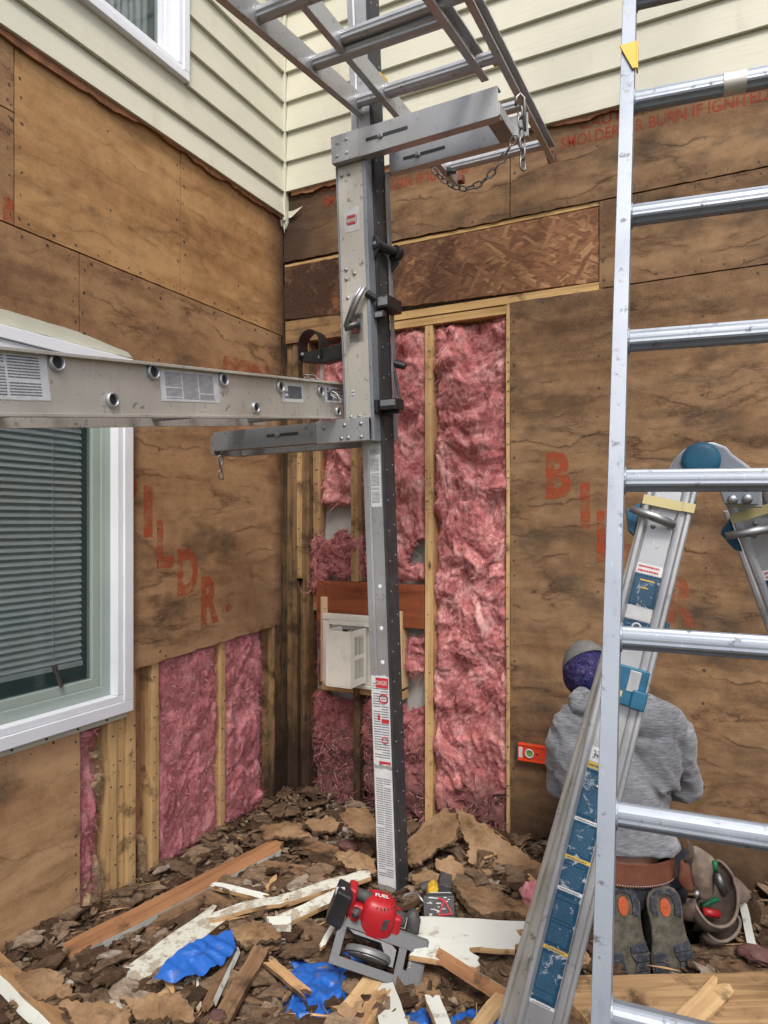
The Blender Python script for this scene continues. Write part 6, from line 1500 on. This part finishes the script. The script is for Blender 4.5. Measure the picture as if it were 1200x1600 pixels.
k = N('skin', .5, spec=.4); k.color((.42, .23, .16)); k.b.inputs['Subsurface Weight'].default_value = .1; M['skin'] = k.mat
skin('body', fuse(m, .0065, 3), M['skin'], PE)
# sweatshirt
k = N('heather grey jersey', .95, spec=.15); v = k.co()
hm = k.noise(k.co((.35, .35, 3.2)), 75, 4, .75); c = k.ramp(k.math('ADD', k.math('MULTIPLY', hm, .75), k.math('MULTIPLY', k.noise(v, 6, 3), .25)), [(.34, (.10, .105, .12)), (.50, (.20, .21, .23)), (.66, (.34, .355, .38))])
k.color(c); k.bump(k.noise(v, 260, 3, .7), .35, .002); k.b.inputs['Sheen Weight'].default_value = .2; M['jersey'] = k.mat
m = MB(); loft(m, [(PB(987, 1345, 2.455), RT * .212, FW * .168)] + [(c, RT * a * (1.15 if i_ < 3 else 1.05), (FW * .97 + UP * .25).normalized() * b * (1.14 if i_ < 3 else 1.06)) for i_, (c, a, b) in enumerate(tors[1:-1]) if i_ != 99] + [(nck + UP * .0, RT * .075, FW * .075), (nck + UP * .035 - RT * .012, RT * .070, FW * .075)])
for a_, b_, c_ in ((SHL, ELL, WRL), (SHR, ELR, WRR)): m.tube([a_, a_.lerp(b_, .5), b_ + (b_ - c_) * .03, b_.lerp(c_, .35), b_.lerp(c_, .93)], [.070, .066, .060, .054, .038], 18)
m.tube([P(940, 1112, 2.56), P(905, 1128, 2.55), SHL], [.075, .078, .072], 18); m.tube([P(965, 1112, 2.55), P(1005, 1120, 2.50), P(1030, 1132, 2.48), SHR], [.080, .088, .084, .075], 18)
m.tube([P(1015, 1150, 2.47), P(1030, 1230, 2.46)], [.09, .07], 18); m.tube([P(920, 1160, 2.52), P(925, 1220, 2.50)], [.08, .07], 18)
m.tube([P(1020, 1180, 2.50), P(1040, 1200, 2.53)], [.09, .06], 18)
# hood bunched behind the neck
ell(m, P(930, 1100, 2.54), (RT * .080, FW * .060, UP * .045)); m.tube([P(938, 1105, 2.58), P(922, 1080, 2.60)], [.074, .066], 20)
def folds(p, n_):
    q = p - hip; z = q.z; r_ = q.dot(RT)
    low = max(0, min(1, (.26 - z) / .26)); w_ = noise.noise_vector(p * 5) * .03
    f1 = 1 - abs(noise.noise(Vector((r_ * 2.5 + w_.x, q.dot(FW) * 3, (z + w_.z + r_ * .12) * 26)))) * 2.2
    f2 = 1 - abs(noise.noise(Vector(((r_ + z * .9) * 16 + w_.x * 9, (r_ - z * .6) * 4, 4)))) * 2.2
    side = max(0, min(1, (r_ - .04) / .09)) * max(0, min(1, (.50 - z) / .2)) + max(0, min(1, (-r_ - .12) / .08)) * .8
    arm = 1 if abs(r_ + .02) > .19 else 0
    return .0055 * low * f1 * 1.3 + .0095 * side * f2 + .0022 * fb(p, 9) + .004 * arm * (1 - abs(noise.noise(Vector((p.x * 6, p.y * 6, p.z * 24)))) * 2)
skin('sweatshirt', fuse(m, .006, 18, folds, .7), M['jersey'], PE)
m = MB(); ell(m, P(926, 1102, 2.50), (RT * .070 + UP * .010, FW * .045, UP * .030)); m.tube([P(905, 1112, 2.50), P(900, 1092, 2.53), P(915, 1080, 2.58)], [.024, .027, .026], 14); m.tube([P(915, 1098, 2.51), P(940, 1086, 2.52), P(962, 1092, 2.54)], [.028, .032, .030], 14)
skin('hood', fuse(m, .005, 6, lambda p, n_: .004 * (1 - abs(noise.noise(Vector((p.x * 12, p.y * 12, p.z * 40)))) * 2)), M['jersey'], PE)
# trousers
M['denim'] = m_plain('dark navy trousers', (.018, .022, .035), .85, .3, 30, .3, dust=.15)
m = MB(); loft(m, [(hip + UP * .03, RT * .176, FW * .134), (hip - UP * .05, RT * .185, FW * .138), (hip - UP * .11, RT * .165, FW * .12)])
for hs, kn, an in ((P(945, 1345, 2.50), KNL, ANL), (P(1032, 1345, 2.50), KNR, ANR)):
    m.tube([hs, hs.lerp(kn, .5), kn], [.098, .088, .068], 18); m.tube([kn, kn.lerp(an, .4), kn.lerp(an, .93)], [.066, .066, .052], 16)
skin('trousers', fuse(m, .0075, 4, lambda p, n_: .005 * fb(p, 12)), M['denim'], PE)
# cap and bandana
k = N('grey cap cloth', .9, spec=.2); k.color(k.ramp(k.noise(k.co(), 90, 4), [(.3, (.12, .12, .115)), (.7, (.19, .19, .18))])); M['cap'] = k.mat
m = MB(); ell(m, hd + hf * .014 + hu * .004, (hr * .084, hf * .103, hu * .112), 36, 24)
me = fuse(m, .005, 2); bm = bmesh.new(); bm.from_mesh(me)
bmesh.ops.delete(bm, geom=[f for f in bm.faces if (f.calc_center_median() - hd).dot(hu * .9 + hf * .45) < .030], context='FACES'); bm.to_mesh(me); bm.free()
cp = skin('cap', me, M['cap'], PE); so = cp.modifiers.new('t', 'SOLIDIFY'); so.thickness = .004
k = N('blue bandana print', .85, spec=.2); v = k.co()
p1 = k.vor(v, 30); p2 = k.noise(v, 30, 3, .6, 2.5); ln1 = k.ramp(k.math('PINGPONG', k.math('MULTIPLY', p2, 5), .5), [(0, 1), (.06, .6), (.14, 0)]); ln2 = k.ramp(p1, [(.0, 1), (.10, 1), (.14, 0), (.24, 0), (.27, .8), (.31, 0)])
c = k.mix(k.rng(k.noise(v, 14, 3), .45, .6), (.022, .017, .07), (.010, .014, .075)); c = k.mix(k.math('MULTIPLY', ln1, .6), c, (.16, .15, .38)); c = k.mix(k.math('MULTIPLY', ln2, .5), c, (.25, .24, .42)); k.color(c); M['bandana'] = k.mat
m = MB(); ell(m, hd + hf * .006 - hu * .012, (hr * .086, hf * .106, hu * .100), 36, 24); m.tube([hd - hf * .05 - hu * .05, hd - hf * .075 - hu * .085 + hr * .01, hd - hf * .08 - hu * .115 + hr * .0], [.05, .036, .014], 14)
ell(m, hd - hf * .092 - hu * .035, (hr * .028, hf * .018, hu * .024), 14, 10)
me = fuse(m, .005, 3, lambda p, n_: .0035 * (1 - abs(noise.noise(Vector((p.x * 20, p.y * 20, p.z * 46)))) * 2)); bm = bmesh.new(); bm.from_mesh(me)
bmesh.ops.delete(bm, geom=[f for f in bm.faces if (f.calc_center_median() - hd).dot(hu * .86 + hf * .5) > .052 or (f.calc_center_median() - hd).dot(hf) > .075], context='FACES'); bm.to_mesh(me); bm.free()
bo = skin('bandana', me, M['bandana'], PE); so = bo.modifiers.new('t', 'SOLIDIFY'); so.thickness = .003
# ---- shoes: soles upright facing the camera
def shoe(cx, ty, by, d, wd, lab, lean):
    c = P(cx, (ty + by) / 2, d); hgt = (by - ty) / 1080 * d; up = (UP + RT * lean + FW * .10).normalized(); nr_ = (-FW + UP * .10).normalized(); nr_ = (nr_ - up * nr_.dot(up)).normalized(); sd_ = up.cross(nr_); sd_ = sd_ if sd_.dot(RT) > 0 else -sd_
    out = []   # outline from heel (top) to toe (bottom)
    prof = [(.50, .35), (.47, .62), (.40, .80), (.30, .86), (.10, .80), (-.05, .84), (-.22, 1.02), (-.38, 1.05), (-.48, .95), (-.50, .6)]
    R = [(w_ * wd / 2, h * hgt) for h, w_ in prof]; L = [(-w_ * wd / 2, h * hgt) for h, w_ in prof[::-1]]
    ol = R + L
    def T(x, y, z): return c + sd_ * x + up * y + nr_ * z
    s = MB(); s.prism([T(x, y, -.016) for x, y in ol], nr_, .014); sh = s.build('sole', M['sole'], PE, bevel=.006, seg=3)
    # tread blocks
    b_ = MB()
    def patch(pts, dz=.0, th=.006): b_.prism([T(x * wd / 2, y * hgt, -.002 + dz) for x, y in pts], nr_, th)
    patch([(-.62, .22), (-.35, .22), (-.40, .30), (-.36, .40), (-.15, .44), (.15, .44), (.36, .40), (.45, .30), (.40, .20), (.70, .16), (.76, .30), (.66, .42), (.40, .49), (-.35, .49), (-.66, .42), (-.72, .30)])
    patch([(.10, -.14), (.86, -.10), (.95, -.2), (.12, -.21)]); patch([(.10, -.225), (.96, -.215), (.98, -.30), (.30, -.31)]); patch([(.30, -.325), (.97, -.315), (.92, -.40), (.25, -.41)]); patch([(.2, -.425), (.88, -.415), (.75, -.475), (-.1, -.485)])
    patch([(-.95, -.18), (-.30, -.20), (-.25, -.28), (-.98, -.29)]); patch([(-.98, -.305), (-.25, -.295), (-.2, -.38), (-.92, -.40)]); patch([(-.90, -.415), (-.15, -.395), (-.15, -.485), (-.70, -.475)])
    each(b_, 'tread', M['tread'], PE, bevel=.0015)
    e = MB(); k_ = 20
    e.prism([T(math.cos(2 * math.pi * i / k_) * .25 * wd / 2 * 1.0, (.29 + .105 * math.sin(2 * math.pi * i / k_)) * hgt, -.0018) for i in range(k_)], nr_, .0035); e.build('heel_inset', M['inset'], PE, bevel=.001)
    u = MB(); loft(u, [(T(0, -.44 * hgt, -.055), sd_ * wd * .42, nr_ * .030), (T(0, -.30 * hgt, -.062), sd_ * wd * .47, nr_ * .045), (T(0, -.05 * hgt, -.075), sd_ * wd * .42, nr_ * .06), (T(0, .15 * hgt, -.085), sd_ * wd * .38, nr_ * .07), (T(0, .36 * hgt, -.075), sd_ * wd * .38, nr_ * .062), (T(0, .48 * hgt, -.065), sd_ * wd * .30, nr_ * .045)], 24)
    u.build('shoe_upper', M['shoe'], PE, smooth=True)
k = N('shoe sole dusty rubber', .85, spec=.2); v = k.co(); k.color(k.ramp(k.noise(v, 26, 6, .7), [(.32, (.045, .042, .036)), (.6, (.15, .135, .105)), (.75, (.21, .185, .14))])); k.bump(k.noise(v, 120, 5, .7), .6, .004); M['sole'] = k.mat
M['tread'] = m_plain('shoe tread navy', (.035, .042, .058), .75, .4, 30, .4, dust=.45); M['inset'] = m_plain('orange sole inset', (.50, .10, .03), .7, .25, 60, .6, dust=.35); M['shoe'] = m_plain('shoe upper grey', (.05, .05, .05), .85, .3, 30, .3, dust=.4)
shoe(1046, 1391, 1527, 2.29, .138, '', -.13); shoe(979, 1388, 1529, 2.31, .138, '', -.09)

# ================================================================ TOOL BELT
TB = thing('tool_belt', 'brown leather tool belt with open pouches hanging at the right hip of the kneeling worker', 'tool belt', P(1120, 1400, 2.40))
def m_leather(nm, lo, hi, dirt):
    k = N(nm, .6, spec=.35); v = k.co(); c = k.ramp(k.noise(v, 12, 6, .65), [(.3, lo), (.7, hi)]); c = k.mix(k.rng(k.noise(v, 22, 6, .7), .5, .72, 0, dirt), c, (.36, .29, .22)); k.color(c); k.bump(k.noise(v, 70, 5, .7), .3, .003); return k.mat
M['belt'] = m_leather('belt leather red brown', (.12, .042, .025), (.20, .075, .042), .15)
M['pouch'] = m_leather('pouch leather worn', (.10, .072, .058), (.25, .20, .165), .6); M['pouch_in'] = m_leather('pouch inside', (.045, .032, .028), (.13, .095, .08), .2)
m = MB(); k0 = 0; n = 56; bc_ = P(987, 1367, 2.32) + FW * .14
for i in range(n):
    t = 2 * math.pi * i / n; e = bc_ + RT * (.190 * math.cos(t)) + FW * (.145 * math.sin(t)); nn_ = (RT * math.cos(t) + FW * math.sin(t))
    for (dz, o_) in ((.038, 0), (-.038, .004), (-.038, .008), (.038, .004)): m.v.append(tuple(e + UP * (dz - .010 * math.cos(t)) + nn_ * o_))
for i in range(n):
    for j in range(4): a = i * 4; b = ((i + 1) % n) * 4; m.f.append([a + j, b + j, b + (j + 1) % 4, a + (j + 1) % 4]); m.m.append(0)
m.build('belt', M['belt'], TB, smooth=False, bevel=.001)
m = MB()
for i in range(70):
    t = math.pi * (1.02 + .96 * i / 70); nn_ = (RT * math.cos(t) + FW * math.sin(t)); e = bc_ + RT * (.1995 * math.cos(t)) + FW * (.1545 * math.sin(t)) - UP * (.031 + .010 * math.cos(t)); td = (-RT * math.sin(t) + FW * math.cos(t)).normalized()
    m.fbox(e, td, nn_, UP, -.0020, .0020, -.0002, .0008, -.0009, .0009)
m.build('stitching', M['sticker'], TB)
def flap(name, pts, d, mat, thick=.006, curve=.0, rim=None, parent=TB):
    "leather piece whose outline is picked at given distances, closed thick sheet"
    w3 = [P(x, y, dd if isinstance(dd, float) else d) for x, y, dd in [(p[0], p[1], p[2] if len(p) > 2 else d) for p in pts]]
    c = sum(w3, Vector()) / len(w3); m = MB(); K = 6; n = len(w3); cam_d = (CAM - c).normalized()
    # smooth closed outline
    sm = []
    for i in range(n):
        p0_, p1_, p2_, p3_ = w3[i - 1], w3[i], w3[(i + 1) % n], w3[(i + 2) % n]
        for q in range(4):
            t = q / 4; sm.append(.5 * ((2 * p1_) + (p2_ - p0_) * t + (2 * p0_ - 5 * p1_ + 4 * p2_ - p3_) * t * t + (-p0_ + 3 * p1_ - 3 * p2_ + p3_) * t ** 3))
    n = len(sm)
    for off in (0, -thick):
        for r_ in range(1, K + 1):
            for p in sm: q = c.lerp(p, r_ / K); m.v.append(tuple(q + cam_d * (off + curve * (1 - (r_ / K) ** 2) + .004 * fb(q, 14))))
    B_ = K * n
    for base, fl in ((0, 0), (B_, 1)):
        for r_ in range(K - 1):
            for i in range(n): m.f.append([base + r_ * n + i, base + r_ * n + (i + 1) % n, base + (r_ + 1) * n + (i + 1) % n, base + (r_ + 1) * n + i]); m.m.append(0)
        m.f.append([base + i for i in range(n)]); m.m.append(0)
    for i in range(n): a = (K - 1) * n; m.f.append([a + i, a + (i + 1) % n, B_ + a + (i + 1) % n, B_ + a + i]); m.m.append(0)
    o = m.build(name, M[mat], parent, smooth=True)
    if rim: t = MB(); t.tube(sm + [sm[0]], rim, 8, cap=False); t.build('rolled_edge', M['pouch'], parent, smooth=True)
    return o
r7 = lambda l: [tuple([950 + q[0] / 4.8, 1280 + q[1] / 4.8] + list(q[2:])) for q in l]
def bag(rim_pts, depth, taper, name='pouch', lean=Vector()):
    "open bag: rim loop swept down and narrowing to a closed bottom"
    w3 = [P(x, y, dd) for x, y, dd in rim_pts]; n0 = len(w3); sm = []
    for i in range(n0):
        p0_, p1_, p2_, p3_ = w3[i - 1], w3[i], w3[(i + 1) % n0], w3[(i + 2) % n0]
        for q in range(5):
            t = q / 5; sm.append(.5 * ((2 * p1_) + (p2_ - p0_) * t + (2 * p0_ - 5 * p1_ + 4 * p2_ - p3_) * t * t + (-p0_ + 3 * p1_ - 3 * p2_ + p3_) * t ** 3))
    c = sum(sm, Vector()) / len(sm); n = len(sm); m = MB(); lv = 8
    dn = (-UP + lean).normalized()
    for l in range(lv + 1):
        t = l / lv; s_ = 1 - taper * t ** 2.2
        for p in sm: q = c + (p - c) * s_ + dn * depth * t; m.v.append(tuple(q + (p - c).normalized() * (.006 * math.sin(t * 3.1)) + Vector((0, 0, .003 * fb(q, 12)))))
    for l in range(lv):
        for i in range(n): m.f.append([l * n + i, l * n + (i + 1) % n, (l + 1) * n + (i + 1) % n, (l + 1) * n + i]); m.m.append(0)
    m.f.append([lv * n + i for i in range(n)]); m.m.append(0)
    o = m.build(name, M['pouch_in'], TB, smooth=True); so = o.modifiers.new('t', 'SOLIDIFY'); so.thickness = .004; so.offset = 0
    t = MB(); t.tube(sm + [sm[0]], .0055, 8, cap=False); t.build('rolled_edge', M['pouch'], TB, smooth=True)
# main large pouch (big open mouth), small pouch below, flat holder above
bag(r7([(650, 600, 2.36), (700, 720, 2.31), (790, 800, 2.28), (900, 795, 2.28), (965, 700, 2.33), (970, 540, 2.42), (920, 400, 2.47), (820, 310, 2.50), (770, 420, 2.50), (740, 540, 2.46)]), .085, .45, lean=RT * -.5 + FW * .6)
bag(r7([(745, 840, 2.33), (800, 905, 2.29), (880, 915, 2.28), (960, 860, 2.31), (990, 780, 2.36), (960, 720, 2.40), (900, 760, 2.42), (820, 800, 2.40)]), .05, .4, lean=RT * -.9 + FW * .5)
flap('pouch_front', r7([(640, 200), (720, 235), (800, 300), (810, 380), (800, 480), (790, 570), (740, 610), (690, 590), (665, 530), (640, 480), (620, 400), (630, 300)]), 2.33, 'pouch', .008, .022)
flap('pouch_flap', r7([(545, 310), (600, 330), (640, 420), (645, 500), (630, 550), (570, 520), (530, 460), (535, 380)]), 2.335, 'belt', .007, .012)
flap('pouch_side', r7([(935, 430, 2.45), (990, 460, 2.46), (1050, 530, 2.46), (1065, 590, 2.45), (985, 640, 2.42), (960, 560, 2.43)]), 2.43, 'pouch', .005, .015)
flap('pouch_pocket', r7([(530, 680, 2.36), (590, 620, 2.35), (650, 600, 2.34), (690, 700, 2.33), (720, 740, 2.33), (640, 770, 2.34), (560, 750, 2.35)]), 2.35, 'pouch_in', .006, .018)
flap('belt_strap', r7([(600, 160), (640, 220), (635, 290), (600, 320), (570, 300), (605, 260), (595, 200)]), 2.325, 'pouch_in', .006, .004)
m = MB(); m.tube([P(*q) for q in r7([(800, 320, 2.32), (805, 400, 2.33)])], .0085, 10); m.build('green_marker', M['green'] if 'green' in M else M.setdefault('green', m_plain('green plastic', (.01, .14, .055), .4, .1, 20, 0)), TB, smooth=True)
m = MB(); m.tube([P(*q) for q in r7([(820, 400, 2.315), (840, 480, 2.305), (870, 540, 2.31), (860, 570, 2.32)])], [.012, .017, .016, .008], 12); m.build('buckle', M['steel_dark'], TB, smooth=True)
m = MB(); m.tube([P(*q) for q in r7([(710, 690, 2.36), (830, 715, 2.36)])], .014, 10); m.build('red_handle', M['red'], TB, smooth=True)
m = MB(); m.tube([P(*q) for q in r7([(700, 650, 2.38), (820, 600, 2.40)])], .009, 8); m.build('green_handle', M['green'], TB, smooth=True)
m = MB(); m.tube([P(*q) for q in r7([(650, 545, 2.318), (672, 565, 2.315)])], .011, 10); m.build('clip', M['alu'], TB, bevel=.003)
